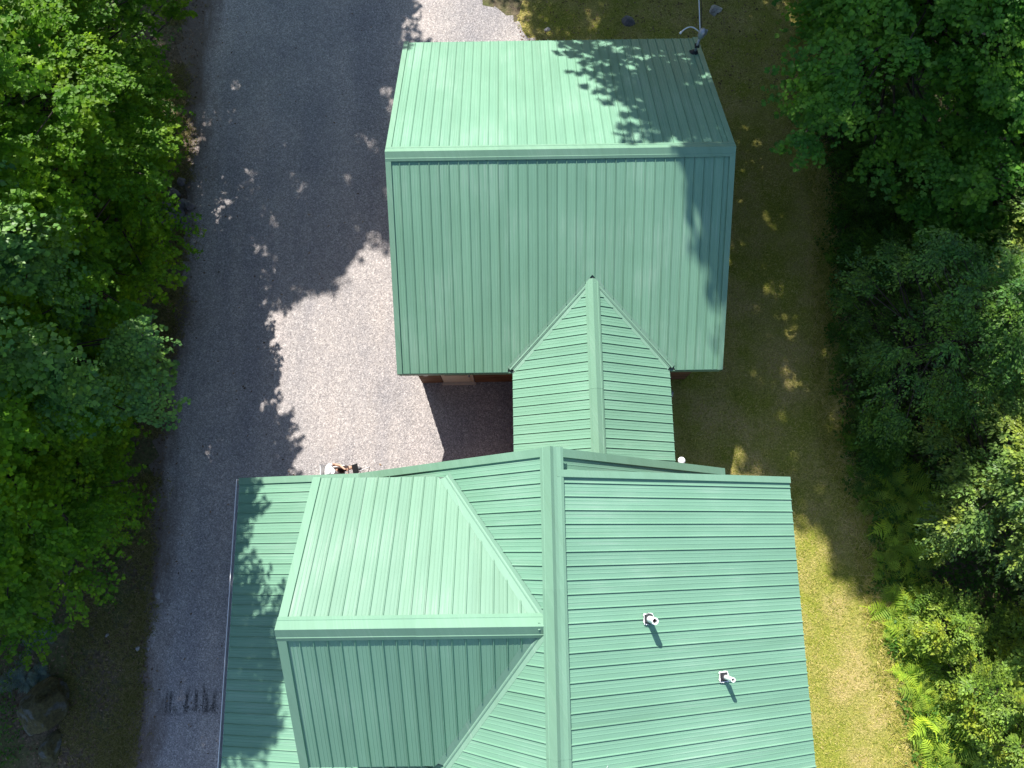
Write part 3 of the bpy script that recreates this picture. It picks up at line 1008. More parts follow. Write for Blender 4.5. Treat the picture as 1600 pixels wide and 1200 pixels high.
for s in (1, -1):
    b = len(SH)
    SH += [(-0.04, s * 0.18, 0.955, 0.078), (0.0, s * 0.225, 0.83, 0.068)]
    SE += [(3, b), (b, b + 1)]
skin_mesh('shirt', SH, SE, M_SHIRT, pers)
PH = [(0.0, 0, 0.49, (0.14, 0.15))]
PE = []
for s in (1, -1):
    b = len(PH)
    PH += [(0.07, s * 0.11, 0.495, 0.098), (0.28, s * 0.13, 0.505, 0.085), (0.42, s * 0.14, 0.49, 0.076)]
    PE += [(0, b), (b, b + 1), (b + 1, b + 2)]
skin_mesh('shorts', PH, PE, M_SHORTS, pers)
skin_mesh('hair', [(-0.03, 0, 1.19, 0.088), (-0.05, 0, 1.14, 0.06)], [(0, 1)], M_HAIR, pers)
skin_mesh('cap', [(-0.005, 0, 1.235, 0.102), (0.0, 0, 1.285, 0.088)], [(0, 1)], M_SHIRT, pers)
m = MB(); m.prism([(0.06, -0.07, 1.235), (0.06, 0.07, 1.235), (0.15, 0.06, 1.225), (0.175, 0.0, 1.222), (0.15, -0.06, 1.225)], (0, 0, 0.008)); fix_normals(m.build('cap_brim', M_SHIRT, pers, world_space=False))
for s in (1, -1):
    skin_mesh('shoe', [(0.44, s * 0.14, 0.05, 0.046), (0.54, s * 0.15, 0.045, 0.045), (0.64, s * 0.16, 0.038, 0.034)], [(0, 1), (1, 2)], M_SHOE, pers)
    skin_mesh('ear', [(0.02, s * 0.088, 1.175, 0.014), (0.018, s * 0.098, 1.205, 0.016)], [(0, 1)], M_SKIN, pers, 1)
    m = MB(); m.tube([(0.100, s * 0.034, 1.195), (0.109, s * 0.034, 1.195)], [0.012, 0.008], 8); m.build('eye', M_BLACK, pers, world_space=False)
skin_mesh('nose', [(0.103, 0, 1.185, 0.013), (0.118, 0, 1.160, 0.014)], [(0, 1)], M_SKIN, pers, 1)
m = MB(); m.box(0.09, 0.104, -0.026, 0.026, 1.118, 1.128); m.build('mouth', mat_simple('lip', (0.40, 0.15, 0.13), 0.5), pers, world_space=False)

chair = thing('camp_chair', 'white folding camp chair under the seated person on the gravel', 'chair', (-4.92, 1.93, 0.0), 0.08)
m = MB(); m.box(-0.22, 0.24, -0.25, 0.25, 0.335, 0.355); m.build('seat', M_CANVAS, chair, world_space=False)
m = MB(); m.prism([(-0.20, -0.25, 0.40), (-0.20, 0.25, 0.40), (-0.30, 0.25, 0.86), (-0.30, -0.25, 0.86)], (-0.015, 0, 0)); fix_normals(m.build('backrest', M_CANVAS, chair, world_space=False))
for x in (-0.22, 0.23):
    for y in (-0.26, 0.26):
        m = MB(); m.tube([(x, y, 0.0), (x * 0.96, y, 0.36)] if x > 0 else [(x, y, 0.0), (x, y, 0.4), (-0.31, y, 0.88)], 0.011, 8); m.build('leg', M_GALV, chair, world_space=False)

tab = thing('tablet_stand', 'black tablet tilted on a pale tripod stand in front of the seated person', 'tablet stand', (-4.27, 2.02, 0.0), 0.25)
m = MB(); m.prism([(-0.085, -0.13, 0.90), (-0.085, 0.13, 0.90), (0.085, 0.13, 0.985), (0.085, -0.13, 0.985)], (-0.004, 0, 0.012)); fix_normals(m.build('tablet', M_BLACK, tab, world_space=False))
m = MB(); m.tube([(0, 0, 0.35), (0, 0, 0.935)], 0.014, 8); m.build('pole', M_WGUT, tab, world_space=False)
for k in range(3):
    an = 2.1 * k + 0.4
    m = MB(); m.tube([(0, 0, 0.40), (0.24 * math.cos(an), 0.24 * math.sin(an), 0.012)], 0.011, 8); m.build('leg', M_WGUT, tab, world_space=False)


# ------------------------------------------------------------------ rocks
def rock_mesh(name, seed, mat, sx=1, sy=1, sz=0.6, sub=3, rough=0.28):
    import bmesh
    from mathutils import noise
    bm = bmesh.new()
    bmesh.ops.create_icosphere(bm, subdivisions=sub, radius=1.0)
    off = Vector((seed * 3.7, seed * 1.9, seed * 5.3))
    for v in bm.verts:
        p = v.co.copy()
        d = noise.noise(p * 0.9 + off) * rough * 1.6 + noise.noise(p * 2.3 + off) * rough * 0.7 + abs(noise.noise(p * 4.5 + off)) * rough * 0.35
        # a few flat breaks
        q = p * (1 + d)
        for ax in (Vector((0.8, 0.3, 0.5)), Vector((-0.5, 0.7, 0.5)), Vector((0.1, -0.8, 0.6))):
            ax = ax.normalized()
            ex = q.dot(ax) - 0.80
            if ex > 0:
                q -= ax * ex * 0.8
        v.co = Vector((q.x * sx, q.y * sy, q.z * sz))
    me = bpy.data.meshes.new(name)
    bm.to_mesh(me); bm.free()
    me.materials.append(mat)
    return me


def rock(name, seed, mat, loc, s, label, cat, group=None, rz=0.0, sub=3):
    o = bpy.data.objects.new(name, rock_mesh(name, seed, mat, *s, sub=sub))
    o.location = loc
    o.rotation_euler.z = rz
    COL.objects.link(o)
    return tag(o, label, cat, group)


rock('boulder', 2, M_ROCK, (-12.3, -3.95, 0.22), (0.50, 0.80, 0.55), 'big mossy boulder on the bank in the lower left corner', 'boulder', rz=-0.35, sub=4)
rock('boulder', 6, M_ROCK, (-12.15, -5.0, 0.05), (0.24, 0.36, 0.26), 'low grey boulder lying against the foot of the big mossy boulder', 'boulder', rz=-0.2)
rock('boulder', 9, M_ROCK2, (-10.75, 6.0, 0.12), (0.32, 0.75, 0.36), 'long grey boulder half hidden under leaves by the drive', 'boulder', rz=0.1)
rr = random.Random(8)
for k, (x, y, sx, sy, lab) in enumerate([(-10.15, 9.85, .34, .25, 'broad flat grey rock in the pile beside the driveway edge'), (-9.82, 9.62, .17, .24, 'narrow grey rock nearest the driveway in the rock pile'), (-9.95, 10.2, .2, .15, 'small grey rock in the middle of the rock pile'),
                                           (-10.25, 10.55, .17, .15, 'small dark rock at the upper end of the rock pile'), (-10.45, 10.15, .2, .22, 'grey rock of the pile closest to the leaves'), (-10.05, 10.95, .14, .12, 'smallest pale rock above the rock pile'),
                                           (-10.4, 9.45, .25, .2, 'grey rock at the lower left of the rock pile'), (-9.75, 10.15, .13, .2, 'slim grey rock at the right of the rock pile')]):
    rock('rock', 11 + k * 3, M_ROCK2, (x, y, 0.05), (sx, sy, 0.20), lab, 'rock', 'rocks beside the drive', rz=rr.uniform(0, 3), sub=2)
for k, (x, y, s_, lab) in enumerate([(-9.72, -1.25, .085, 'pale stone on the left edge of the drive below the trees'), (-9.62, -1.38, .05, 'small pale stone beside a larger pale stone on the drive'), (-10.15, -2.6, .07, 'pale stone where the moss meets the drive'),
                                      (-9.85, -2.62, .045, 'tiny white stone on the drive by the mossy verge'), (6.65, 16.7, .22, 'pale grey stone in the grass behind the service mast'), (3.85, 16.35, .24, 'flat dark grey stone in the shaded grass behind the garage'),
                                      (1.25, 16.1, .10, 'small pale stone at the gravel end behind the garage'), (4.45, 4.12, .14, 'blue grey stone in the shade beside the passage'), (-7.15, 0.6, .035, 'tiny pale stone on the dark drive near the porch'),
                                      (-11.0, -2.25, .06, 'pale pebble on the bare bank by the trees')]):
    rock('stone', 50 + k * 2, M_STONE if k != 5 else M_ROCK2, (x, y, 0.01), (s_, s_ * 0.8, s_ * 0.5), lab, 'stone', 'loose stones', rz=rr.uniform(0, 3), sub=2)


# ------------------------------------------------------------------ foliage
LEAF5 = np.array([(0, 0, 0), (0.48, 0.50, 0.10), (1.0, 0, -0.05), (0.48, -0.50, 0.10)], dtype=np.float32)
LEAF5_F = [(0, 2, 1), (0, 3, 2)]
LEAFO = np.array([(0, 0, 0), (0.45, 0.27, 0.08), (1.0, 0, -0.06), (0.45, -0.27, 0.08)], dtype=np.float32)
LEAFO_F = [(0, 2, 1), (0, 3, 2)]


def norm(a):
    return a / np.maximum(np.linalg.norm(a, axis=-1, keepdims=True), 1e-9)


def leaves_mesh(name, P, A, N, s, mat, shape='maple'):
    T, F = (LEAF5, LEAF5_F) if shape == 'maple' else (LEAFO, LEAFO_F)
    A = norm(A)
    B = norm(np.cross(N, A))
    N = np.cross(A, B)
    n, k = len(P), len(T)
    V = (P[:, None, :] + s[:, None, None] * (T[None, :, 0, None] * A[:, None, :] + T[None, :, 1, None] * B[:, None, :] + T[None, :, 2, None] * N[:, None, :])).reshape(-1, 3)
    loops, starts, tot = [], [], 0
    base = (np.arange(n) * k)[:, None]
    per = np.concatenate([np.array(f) for f in F])
    sizes = np.array([len(f) for f in F])
    li = (base + per[None, :]).ravel()
    ls = np.tile(sizes, n)
    st = np.concatenate([[0], np.cumsum(ls)[:-1]])
    me = bpy.data.meshes.new(name)
    me.vertices.add(len(V)); me.vertices.foreach_set('co', V.astype(np.float32).ravel())
    me.loops.add(len(li)); me.loops.foreach_set('vertex_index', li.astype(np.int32))
    me.polygons.add(len(ls)); me.polygons.foreach_set('loop_start', st.astype(np.int32))
    me.update(calc_edges=True)
    me.materials.append(mat)
    return me


def spray(r, twigs, per, spread, lsize, droop=0.18):
    """a fan of leafy twigs growing along +x from the origin, about 1 long; returns P, A, N, s"""
    P, A, N, s = [], [], [], []
    for t in range(twigs):
        an = (t / max(twigs - 1, 1) - 0.5) * 2 * spread + r.normal(0, 0.08)
        L = (0.72 + 0.35 * r.random()) * (1 - 0.25 * abs(an) / max(spread, 0.1))
        d = np.array([math.cos(an), math.sin(an), 0])
        side = np.array([-d[1], d[0], 0])
        lift = r.normal(0.02, 0.10)
        for k in range(per):
            f = (k + 0.6 + 0.5 * r.random()) / per
            p = d * f * L + side * r.normal(0, 0.03)
            p[2] = lift * f + 0.12 * math.sin(f * math.pi) - droop * f * f + r.normal(0, 0.035)
            for sg in (1, -1):
                a = d * (0.5 + 0.6 * f) + side * sg * (0.95 - 0.5 * f) + np.array([0, 0, -0.22 + r.normal(0, 0.22)])
                P.append(p + side * sg * 0.012); A.append(a)
                N.append(np.array([0, 0, 1.0]) + d * 0.15 * f + r.normal(0, 0.28, 3))
                s.append(lsize * (0.5 + 0.85 * r.random() ** 1.3))
    return np.array(P), np.array(A), np.array(N), np.array(s)


def crown_pads(r, h, z0, rad, n, top_pow=0.6, lobes=3, inner=0.25, zpow=0.85):
    """positions, outward directions and sizes of leafy sprays through a crown volume"""
    out = []
    ph = r.random(4) * 6.28
    ga = 2.399963
    for i in range(n):
        u = (i + 0.5) / n
        z = z0 + (h - z0) * (u ** zpow)
        q = (z - z0) / (h - z0)
        prof = (math.sin(min(1, q * 1.9 + 0.22) * math.pi / 2)) * (1 - q ** 2.4) ** top_pow
        az = i * ga + r.normal(0, 0.25)
        lob = 1 + 0.20 * math.sin(lobes * az + ph[0]) + 0.14 * math.sin((lobes + 2) * az + ph[1] + q * 5)
        rr_ = rad * prof * lob
        if r.random() < inner:
            rr_ *= 0.35 + 0.4 * r.random()
        else:
            rr_ *= 0.82 + 0.25 * r.random()
        out.append((np.array([math.cos(az) * rr_, math.sin(az) * rr_, z + r.normal(0, 0.18)]), az, q))
    return out


def make_tree(r, h, z0, rad, n_pads, pad=1.0, lsize=0.15, twigs=7, per=9, spread=1.15, shape='maple', leaf_mat=None, lean=(0, 0), trunk_r=0.16, top_pow=0.6, lobes=3, parent=None, droop=0.2, upright=0.25, zpow=0.85):
    """a tree standing at the origin of parent: trunk, branches, crown"""
    lib = [spray(r, twigs, per, spread, 1.0, droop) for _ in range(5)]
    pads = crown_pads(r, h, z0, rad, n_pads, top_pow, lobes, zpow=zpow)
    bend = lambda z: np.array([lean[0] * (z / h) ** 2.5, lean[1] * (z / h) ** 2.5, 0])
    Ps, As, Ns, Ss = [], [], [], []
    wood = MB()
    for i, (c, az, q) in enumerate(pads):
        c = c + bend(c[2])
        P, A, N, s = lib[i % 5]
        sz = pad * (0.75 + 0.5 * r.random()) * (1 - 0.25 * q)
        yaw = az + r.normal(0, 0.5)
        pitch = upright * q - 0.12 + r.normal(0, 0.16)          # spray rises near the top, droops below
        roll = r.normal(0, 0.25)
        cy, sy, cp, sp, cr, sr = math.cos(yaw), math.sin(yaw), math.cos(pitch), math.sin(pitch), math.cos(roll), math.sin(roll)
        M = np.array([[cy, -sy, 0], [sy, cy, 0], [0, 0, 1]]) @ np.array([[cp, 0, -sp], [0, 1, 0], [sp, 0, cp]]) @ np.array([[1, 0, 0], [0, cr, -sr], [0, sr, cr]])
        org = c - M @ np.array([0.55 * sz, 0, 0])
        Ps.append(P @ M.T * sz + org); As.append(A @ M.T); Ns.append(N @ M.T)
        Ss.append(s * lsize * (0.85 + 0.3 * r.random()))
        # branch from the trunk to the spray
        zt = max(z0 * 0.6, org[2] - np.hypot(c[0], c[1]) * 0.55)
        b0 = bend(zt) + np.array([0, 0, zt])
        mid = (b0 + org) / 2 + np.array([0, 0, 0.12]) + r.normal(0, 0.08, 3)
        br = 0.008 + 0.020 * (1 - q) * (rad / 3)
        wood.tube([b0, mid, org, org + M @ np.array([0.5 * sz, 0, 0.05])], [br * 1.6, br * 1.1, br * 0.7, br * 0.3], 4, cap=False)
    me = leaves_mesh('crown', np.concatenate(Ps), np.concatenate(As), np.concatenate(Ns), np.concatenate(Ss), leaf_mat, shape)
    cr = bpy.data.objects.new('crown', me)
    COL.objects.link(cr); cr.parent = parent
    tr = MB()
    k = 9
    pts = [tuple(bend(h * 0.95 * j / k) + np.array([r.normal(0, 0.04) if j else 0, r.normal(0, 0.04) if j else 0, h * 0.95 * j / k - (0.1 if j == 0 else 0)])) for j in range(k + 1)]
    tr.tube(pts, [trunk_r * (1.35 if j == 0 else 1) * (1 - 0.9 * j / k) + 0.012 for j in range(k + 1)], 9)
    tr.build('trunk', M_BARK, parent, smooth=True, world_space=False)
    br = wood.build('branches', M_TWIG, parent, smooth=True, world_space=False)
    return parent


def copy_thing(src, loc, rz, scale, label, group):
    o = src.copy(); COL.objects.link(o)
    o.location = loc; o.rotation_euler = (0, 0, rz); o.scale = (scale,) * 3
    o['label'] = label; o['group'] = group
    for ch in src.children:
        c = ch.copy(); COL.objects.link(c); c.parent = o
    return o


GL = 'trees along the left of the drive'
GR = 'trees along the right of the lawn'
tr_r = np.random.default_rng(21)
LEFT = [  # x, y, h, z0, rad, pads, leafmat, lean, label
    (-12.0, 13.4, 9.8, 1.2, 3.6, 190, M_MAPLE, (0.3, 0), 'bright green maple in the upper left corner of the scene'),
    (-11.5, 9.8, 10.4, 1.0, 3.5, 220, M_MAPLE, (0.5, 0), 'vivid green maple reaching over the drive by the rock pile'),
    (-11.9, 7.2, 11.4, 1.0, 3.3, 200, M_MAPLE, (2.9, 0), 'green maple just below the rock pile beside the drive'),
    (-12.3, 4.6, 13.2, 1.0, 3.5, 260, M_SILVER, (3.7, 0), 'pale silvery leaved tree in the middle of the left bank'),
    (-11.8, 2.1, 11.0, 0.8, 3.2, 210, M_MAPLE, (2.2, 0), 'green maple left of the driveway level with the lit gravel'),
    (-12.9, 0.5, 9.6, 0.8, 2.9, 180, M_MAPLE, (0.8, 0), 'lowest green tree on the left bank above the mossy boulder'),
]
for x, y, h, z0, rad, n, mt, lean, lab in LEFT:
    t = thing('maple_tree' if mt is M_MAPLE else 'broadleaf_tree', lab, 'tree', (x, y, 0), 0, GL)
    make_tree(tr_r, h, z0, rad, n, pad=1.15, lsize=0.090, twigs=10, per=22, leaf_mat=mt, lean=lean, parent=t, top_pow=0.5)
left_proto = [o for o in COL.objects if o.get('group') == GL]
for x, y, s_, rz, src, lab in [(-15.8, 11.0, 0.85, 2.0, 1, 'second row maple behind the vivid maple on the left bank'), (-16.0, 6.6, 0.85, 4.0, 0, 'second row maple at the left picture edge below the corner'), (-15.6, 2.2, 1.0, 1.0, 4, 'second row maple at the left picture edge level with the lit gravel'),
                               (-15.6, -2.2, 0.7, 3.0, 4, 'short second row maple left of the mossy boulder')]:
    copy_thing(left_proto[src], (x, y, 0), rz, s_, lab, GL)
# the tall wood beyond the top edge of the picture: its crowns throw the big shadows
GT = 'tall trees beyond the top edge'
tall = thing('maple_tree', 'tallest maple of the wood beyond the top edge behind the service mast', 'tree', (3.9, 20.2, 0), 0, GT)
make_tree(np.random.default_rng(77), 24.0, 5.0, 4.3, 460, zpow=1.45, pad=1.5, lsize=0.21, twigs=7, per=9, leaf_mat=M_MAPLE2, parent=tall, top_pow=0.45, trunk_r=0.24)
for x, y, s_, rz, lab in [(11.0, 27.5, 0.75, 2.2, 'tall maple beyond the top edge right of the service mast'), (-0.1, 27.8, 0.66, 1.2, 'tall maple beyond the top edge behind the garage'), (16.5, 26.0, 0.7, 4.0, 'tall maple beyond the upper right corner'),
                          (-8.2, 23.6, 0.68, 3.1, 'tall maple beyond the top edge overhanging the drive'), (-9.8, 20.2, 0.60, 5.2, 'tall maple beyond the top edge left of the drive'), (-10.0, 28.0, 0.7, 0.4, 'far maple beyond the top edge on the drive side'), (-15.0, 30.0, 0.75, 1.9, 'far maple beyond the upper left corner')]:
    copy_thing(tall, (x, y, 0), rz, s_, lab, GT)
copy_thing(tall, (4.2, 27.0, 0), 2.9, 0.7, 'tall maple beyond the top edge far behind the garage', GT)

RIGHT = [
    (10.8, 13.9, 8.8, 3.5, 5.2, 330, M_MAPLE2, (0, -0.5), 'maple', 1.35, 0.100, 'big spreading maple in the upper right corner'),
    (13.6, 8.2, 8.4, 1.5, 3.3, 190, M_MAPLE2, (-0.4, 0), 'maple', 1.15, 0.098, 'dark maple at the right picture edge below the big maple'),
    (10.9, 4.9, 6.3, 0.6, 2.6, 170, M_HORN, (-0.3, 0), 'oval', 1.0, 0.085, 'bluish fine leaved tree leaning over the lawn edge'),
    (13.1, 6.2, 8.6, 3.0, 2.2, 150, M_LIGHTLEAF, (-0.3, 0), 'oval', 1.0, 0.11, 'pale glossy leaved tree at the right edge behind the fine leaved tree'),
    (12.3, 1.5, 6.6, 1.0, 2.4, 190, M_LIGHTLEAF, (-0.6, 0), 'oval', 1.0, 0.10, 'sunlit light green tree right of the shaded ferns'),
    (14.0, -1.2, 6.0, 1.0, 2.0, 130, M_LIGHTLEAF, (0, 0), 'oval', 1.0, 0.10, 'light green tree at the right edge above the round shrubs'),
]
for x, y, h, z0, rad, n, mt, lean, shp, pad, ls, lab in RIGHT:
    t = thing('maple_tree' if shp == 'maple' else 'broadleaf_tree', lab, 'tree', (x, y, 0), 0, GR)
    make_tree(tr_r, h, z0, rad, n, pad=pad, lsize=ls, shape=shp, leaf_mat=mt, lean=lean, parent=t, top_pow=0.6, trunk_r=0.13,
              twigs=10 if shp == 'maple' else 9, per=20 if shp == 'maple' else 13, spread=1.1 if shp == 'maple' else 0.9)
right_proto = [o for o in COL.objects if o.get('group') == GR]
for x, y, s_, rz, src, lab in [(17.0, 12.0, 1.0, 3.3, 1, 'maple outside the right edge beside the big maple'), (17.0, 3.0, 1.0, 1.3, 1, 'maple outside the right edge behind the light green trees'), (17.0, -4.5, 0.8, 2.3, 1, 'small maple outside the lower right corner')]:
    copy_thing(right_proto[src], (x, y, 0), rz, s_, lab, GR)

# shrubs and understorey
GS = 'round shrubs in the lower right'
for x, y, h, rad, n, mt, lab in [(10.95, -2.1, 1.9, 0.85, 70, M_SHRUB, 'small rounded light green shrub just right of the ferns'), (11.55, -3.7, 2.2, 1.05, 90, M_SHRUB, 'rounded light green shrub in the lower right between two others'),
                                  (12.6, -5.0, 2.4, 1.1, 90, M_SHRUB, 'rounded light green shrub in the lower right corner'), (12.9, -2.6, 2.2, 1.0, 80, M_SHRUB, 'rounded green shrub against the right picture edge')]:
    t = thing('shrub', lab, 'shrub', (x, y, 0), 0, GS)
    make_tree(tr_r, h, 0.3, rad, n, pad=0.55, lsize=0.085, shape='oval', leaf_mat=mt, parent=t, trunk_r=0.03, top_pow=0.5, twigs=7, per=8, spread=1.0, upright=0.7)
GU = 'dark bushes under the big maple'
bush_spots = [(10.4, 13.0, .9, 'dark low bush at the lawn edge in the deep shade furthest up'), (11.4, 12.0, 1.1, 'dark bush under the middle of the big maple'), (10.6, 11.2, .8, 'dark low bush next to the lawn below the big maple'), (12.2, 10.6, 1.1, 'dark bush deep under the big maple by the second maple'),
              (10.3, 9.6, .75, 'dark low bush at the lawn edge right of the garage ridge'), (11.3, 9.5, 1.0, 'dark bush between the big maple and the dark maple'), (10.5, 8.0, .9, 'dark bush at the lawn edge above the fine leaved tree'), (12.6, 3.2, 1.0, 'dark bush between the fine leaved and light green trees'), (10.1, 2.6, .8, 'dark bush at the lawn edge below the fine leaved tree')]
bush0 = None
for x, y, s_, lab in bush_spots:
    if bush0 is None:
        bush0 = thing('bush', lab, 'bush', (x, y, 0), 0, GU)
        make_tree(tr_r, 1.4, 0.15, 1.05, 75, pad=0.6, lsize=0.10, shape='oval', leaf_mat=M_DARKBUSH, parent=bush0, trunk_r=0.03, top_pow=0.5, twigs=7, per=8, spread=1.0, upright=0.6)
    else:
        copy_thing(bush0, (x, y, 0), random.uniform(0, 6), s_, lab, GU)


# ferns: each a rosette of fronds
def frond_mesh(seed, mat, L=0.75):
    r = np.random.default_rng(seed)
    m = MB()
    n = 13
    pt = lambda f: np.array([L * (f * 0.92), 0.03 * math.sin(f * 4 + seed), L * (0.62 * f - 0.62 * f * f)])
    for k in range(n):
        f = (k + 1.2) / (n + 1)
        w = 0.26 * L * math.sin(min(1, (f * 1.15 + 0.12)) * math.pi) ** 0.8 + 0.012
        p, q = pt(f), pt(f + 0.045)
        for sg in (1, -1):
            d = np.array([0.42, sg, -0.20 + r.normal(0, 0.10)]) * w * (0.85 + 0.3 * r.random())
            q = p + (pt(f + 0.03) - p)
            m.poly([p, p + d * 0.45 + np.array([-0.010, 0, 0.010]), p + d, q + d * 0.42, q] if sg > 0 else [q, q + d * 0.42, p + d, p + d * 0.45 + np.array([-0.010, 0, 0.010]), p])
    a, b = pt(0.0), pt(1.0)
    for k in range(6):
        p, q = pt(k / 6), pt((k + 1) / 6)
        m.poly([p + (0, -0.006, 0), q + (0, -0.005, 0), q + (0, 0.005, 0), p + (0, 0.006, 0)])
    return m.mesh('frond', mat)


FR = {id(mt): [frond_mesh(s, mt) for s in (1, 2, 3)] for mt in (M_FERN, M_FERND, M_GREYPLANT)}


def fern(x, y, s_, mt, n, label, group, name='fern', cat='fern', z=0.0):
    t = thing(name, label, cat, (x, y, z), random.uniform(0, 6.28), group)
    for k in range(n):
        o = bpy.data.objects.new('frond', random.choice(FR[id(mt)]))
        COL.objects.link(o); o.parent = t
        o.rotation_euler = (random.gauss(0, 0.35), random.gauss(-0.18, 0.28), 2 * math.pi * k / n + random.gauss(0, 0.25))
        o.scale = (s_ * random.uniform(0.8, 1.2),) * 3
    return t


fr = random.Random(4)
edge = [(1.6, 9.6, 11.2), (0.0, 9.8, 11.6), (-1.0, 9.85, 10.9), (-2.0, 9.9, 10.8), (-3.0, 9.95, 11.0), (-4.0, 10.1, 11.2), (-5.0, 10.35, 11.8), (-6.0, 10.6, 12.6)]
y = 1.6
while y > -6.6:
    for j in range(4):
        lo_ = np.interp(-y, [-e[0] for e in edge], [e[1] for e in edge])
        hi_ = np.interp(-y, [-e[0] for e in edge], [e[2] for e in edge])
        x = lo_ + 0.12 + (hi_ - lo_) * (j + fr.random()) / 4
        fern(x, y + fr.uniform(-0.2, 0.2), fr.uniform(0.8, 1.25), M_FERN, 7, 'bright green fern in the sunlit fern bed along the lawn edge', 'ferns in the sunlit bed')
    y -= 0.40
y = 8.5
while y > 1.0:
    for j in range(2):
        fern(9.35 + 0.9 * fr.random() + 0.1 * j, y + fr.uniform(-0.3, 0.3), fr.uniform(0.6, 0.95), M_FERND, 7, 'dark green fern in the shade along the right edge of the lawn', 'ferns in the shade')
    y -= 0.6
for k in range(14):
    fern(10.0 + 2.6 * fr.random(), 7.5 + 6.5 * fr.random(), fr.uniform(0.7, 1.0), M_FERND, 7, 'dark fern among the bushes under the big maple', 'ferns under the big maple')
for k in range(12):
    fern(-13.6 + 1.1 * fr.random(), -3.6 + 1.6 * fr.random() - 0.0, fr.uniform(0.45, 0.7), M_GREYPLANT, 7, 'grey green low fern beside the mossy boulder', 'grey green ferns by the boulder')


# ------------------------------------------------------------------ grass and litter (nobody could count these)
def inside(poly, x, y):
    c = np.zeros(len(x), bool)
    px, py = np.array([p[0] for p in poly]), np.array([p[1] for p in poly])
    j = len(poly) - 1
    for i in range(len(poly)):
        t = ((py[i] > y) != (py[j] > y)) & (x < (px[j] - px[i]) * (y - py[i]) / (py[j] - py[i] + 1e-12) + px[i])
        c ^= t
        j = i
    return c


def blades(name, x, y, h, w, mat, r, per=3, flat=1.0):
    n = len(x) * per
    X = np.repeat(x, per) + r.normal(0, 0.02, n)
    Y = np.repeat(y, per) + r.normal(0, 0.02, n)
    az = r.random(n) * 6.283
    hh = h * (0.5 + r.random(n))
    tilt = 0.6 + flat * r.random(n)
    V = np.zeros((n, 3, 3), np.float32)
    dx, dy = np.cos(az), np.sin(az)
    V[:, 0] = np.stack([X - dy * w, Y + dx * w, np.full(n, 0.006)], 1)
    V[:, 1] = np.stack([X + dy * w, Y - dx * w, np.full(n, 0.006)], 1)
    V[:, 2] = np.stack([X + dx * hh * tilt, Y + dy * hh * tilt, 0.008 + hh * 0.6], 1)
    me = bpy.data.meshes.new(name)
    me.vertices.add(n * 3); me.vertices.foreach_set('co', V.ravel())
    me.loops.add(n * 3); me.loops.foreach_set('vertex_index', np.arange(n * 3, dtype=np.int32))
    me.polygons.add(n); me.polygons.foreach_set('loop_start', np.arange(n, dtype=np.int32) * 3)
    me.update(calc_edges=True)
    me.materials.append(mat)
    o = bpy.data.objects.new(name, me)
    COL.objects.link(o)
    o['kind'] = 'stuff'
    return o


gr = np.random.default_rng(9)
gx, gy = gr.uniform(0.2, 10.6, 90000), gr.uniform(-7, 19, 90000)
ok = inside(LAWN, gx, gy) & ~((gx > -2.4) & (gx < 4.7) & (gy < 13.0))
dens = 0.55 + 0.45 * np.sin(gx * 1.7 + gy * 0.6) * np.sin(gy * 1.1 - gx * 0.5)
ok &= gr.random(len(gx)) < np.clip(0.45 + dens * 0.5, 0.2, 1)
blades('grass', gx[ok], gy[ok], 0.05, 0.007, M_GRASS, gr, 3)
vx, vy = gr.uniform(-12.0, -9.9, 9000), gr.uniform(-6.5, 0.2, 9000)
vk = gr.random(9000) < 0.35 + 0.65 * (np.sin(vx * 2.1 + vy) * np.sin(vy * 1.3) > -0.2)
blades('verge_grass', vx[vk], vy[vk], 0.05, 0.009, M_GRASSD, gr, 4)
def cover(name, x, y, hmax, size, mat, r):
    n_ = len(x)
    hgt = hmax * np.clip(0.55 + 0.45 * np.sin(x * 2.3 + y * 1.1) * np.sin(y * 2.7 - x), 0.1, 1) * (0.3 + 0.7 * r.random(n_))
    P_ = np.stack([x, y, 0.02 + hgt], 1)
    a_ = r.random(n_) * 6.283
    A_ = np.stack([np.cos(a_), np.sin(a_), r.normal(0.0, 0.35, n_)], 1)
    N_ = np.array([0, 0, 1.0]) + r.normal(0, 0.4, (n_, 3))
    o = bpy.data.objects.new(name, leaves_mesh(name, P_, A_, N_, size * (0.5 + r.random(n_)), mat, 'oval'))
    COL.objects.link(o); o['kind'] = 'stuff'


cx_, cy_ = gr.uniform(9.0, 14.5, 42000), gr.uniform(-7, 18, 42000)
lim = np.interp(cy_, [p[1] for p in LAWN[7:][::1]], [p[0] for p in LAWN[7:]]) + 0.25 * np.sin(cy_ * 3.1) * np.sin(cy_ * 1.3) - 0.12 + 0.25 * gr.random(42000)
kk = cx_ > lim
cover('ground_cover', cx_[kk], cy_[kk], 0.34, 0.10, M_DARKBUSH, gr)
cx_, cy_ = gr.uniform(-15.5, -10.35, 26000), gr.uniform(-7, 18, 26000)
kk = (np.sin(cx_ * 1.9 + cy_ * 0.8) * np.sin(cy_ * 1.3 - cx_) > -0.15) & ~((cy_ < -1.5) & (cx_ > -12.9)) & (cx_ < -10.7 + 0.3 * np.sin(cy_ * 2.0))
cover('bank_cover', cx_[kk], cy_[kk], 0.25, 0.085, M_DARKBUSH, gr)
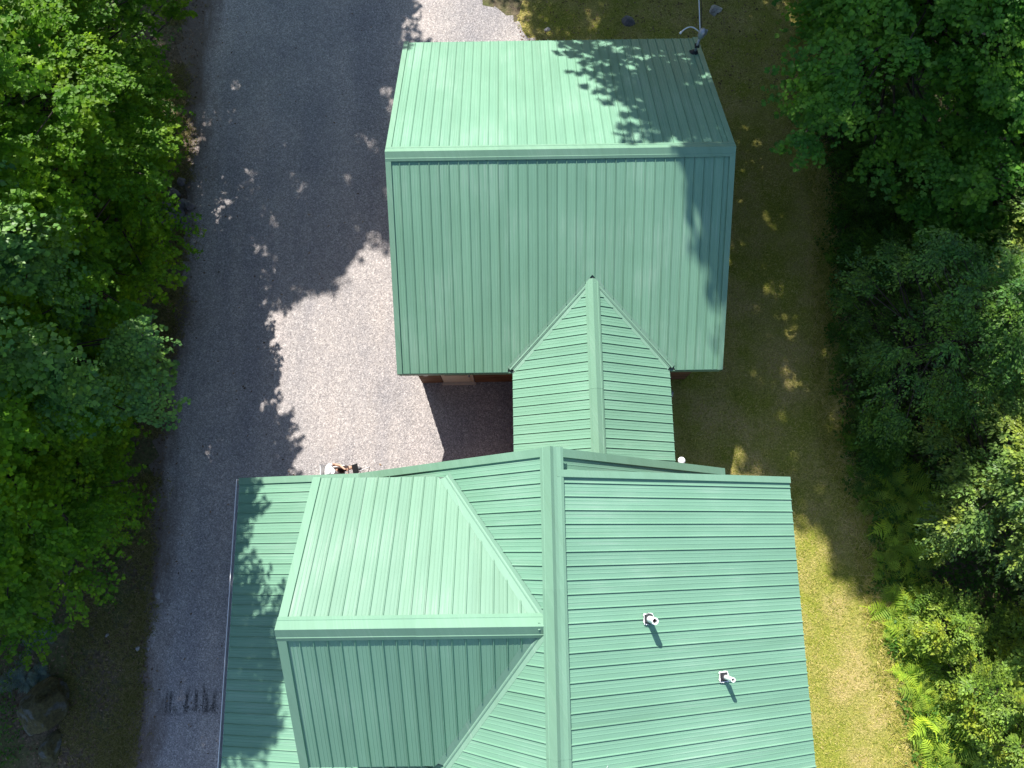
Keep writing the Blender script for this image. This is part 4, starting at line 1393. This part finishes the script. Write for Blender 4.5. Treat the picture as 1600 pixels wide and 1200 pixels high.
# long grass along both edges of the lawn and the drive
ey = gr.uniform(-7, 18, 9000)
ex = np.interp(ey, [p[1] for p in LAWN[7:]], [p[0] for p in LAWN[7:]]) + gr.normal(0, 0.22, 9000)
blades('long_grass', ex, ey, 0.16, 0.009, M_GRASS, gr, 3)
ey = gr.uniform(-7, 18, 7000)
ex = np.interp(ey, [-14, -5.5, -3, -1.5, 1, 4.5, 6.5, 9.8, 11.5, 15, 17.4, 40], [-10.4, -10.25, -10, -10, -10.2, -10.1, -9.9, -9.8, -10, -10.4, -10.7, -11.2]) + gr.normal(-0.12, 0.22, 7000)
ke = np.sin(ey * 1.7) * np.sin(ey * 0.6 + 1) > -0.25
blades('edge_grass', ex[ke], ey[ke], 0.10, 0.009, M_GRASSD, gr, 3)
n = 26000
lx = np.concatenate([gr.uniform(-17, -9.8, n // 2), gr.uniform(10.0, 17, n // 3), gr.uniform(0.3, 9.5, n // 16)])
ly = np.concatenate([gr.uniform(-7, 19, n // 2), gr.uniform(-7, 19, n // 3), gr.uniform(13.4, 19, n // 16)])
P = np.stack([lx, ly, gr.uniform(0.01, 0.03, len(lx))], 1)
az = gr.random(len(lx)) * 6.283
A = np.stack([np.cos(az), np.sin(az), gr.normal(0, 0.2, len(lx))], 1)
Nn = np.array([0, 0, 1.0]) + gr.normal(0, 0.3, (len(lx), 3))
dn = 420
dx_, dy_ = gr.uniform(-10.0, -3.2, dn), gr.uniform(-6, 17, dn)
dk = gr.random(dn) < np.exp(-(dx_ + 10.0) / 2.2) + 0.10
P = np.concatenate([P, np.stack([dx_, dy_, np.full(dn, 0.02)], 1)[dk]]); az2 = gr.random(int(dk.sum())) * 6.283
A = np.concatenate([A, np.stack([np.cos(az2), np.sin(az2), 0 * az2], 1)]); Nn = np.concatenate([Nn, np.tile([0, 0, 1.0], (len(az2), 1))])
lx = P[:, 0]
lit = bpy.data.objects.new('leaf_litter', leaves_mesh('leaf_litter', P, A, Nn, gr.uniform(0.05, 0.10, len(lx)), M_LITTER, 'oval'))
COL.objects.link(lit); lit['kind'] = 'stuff'
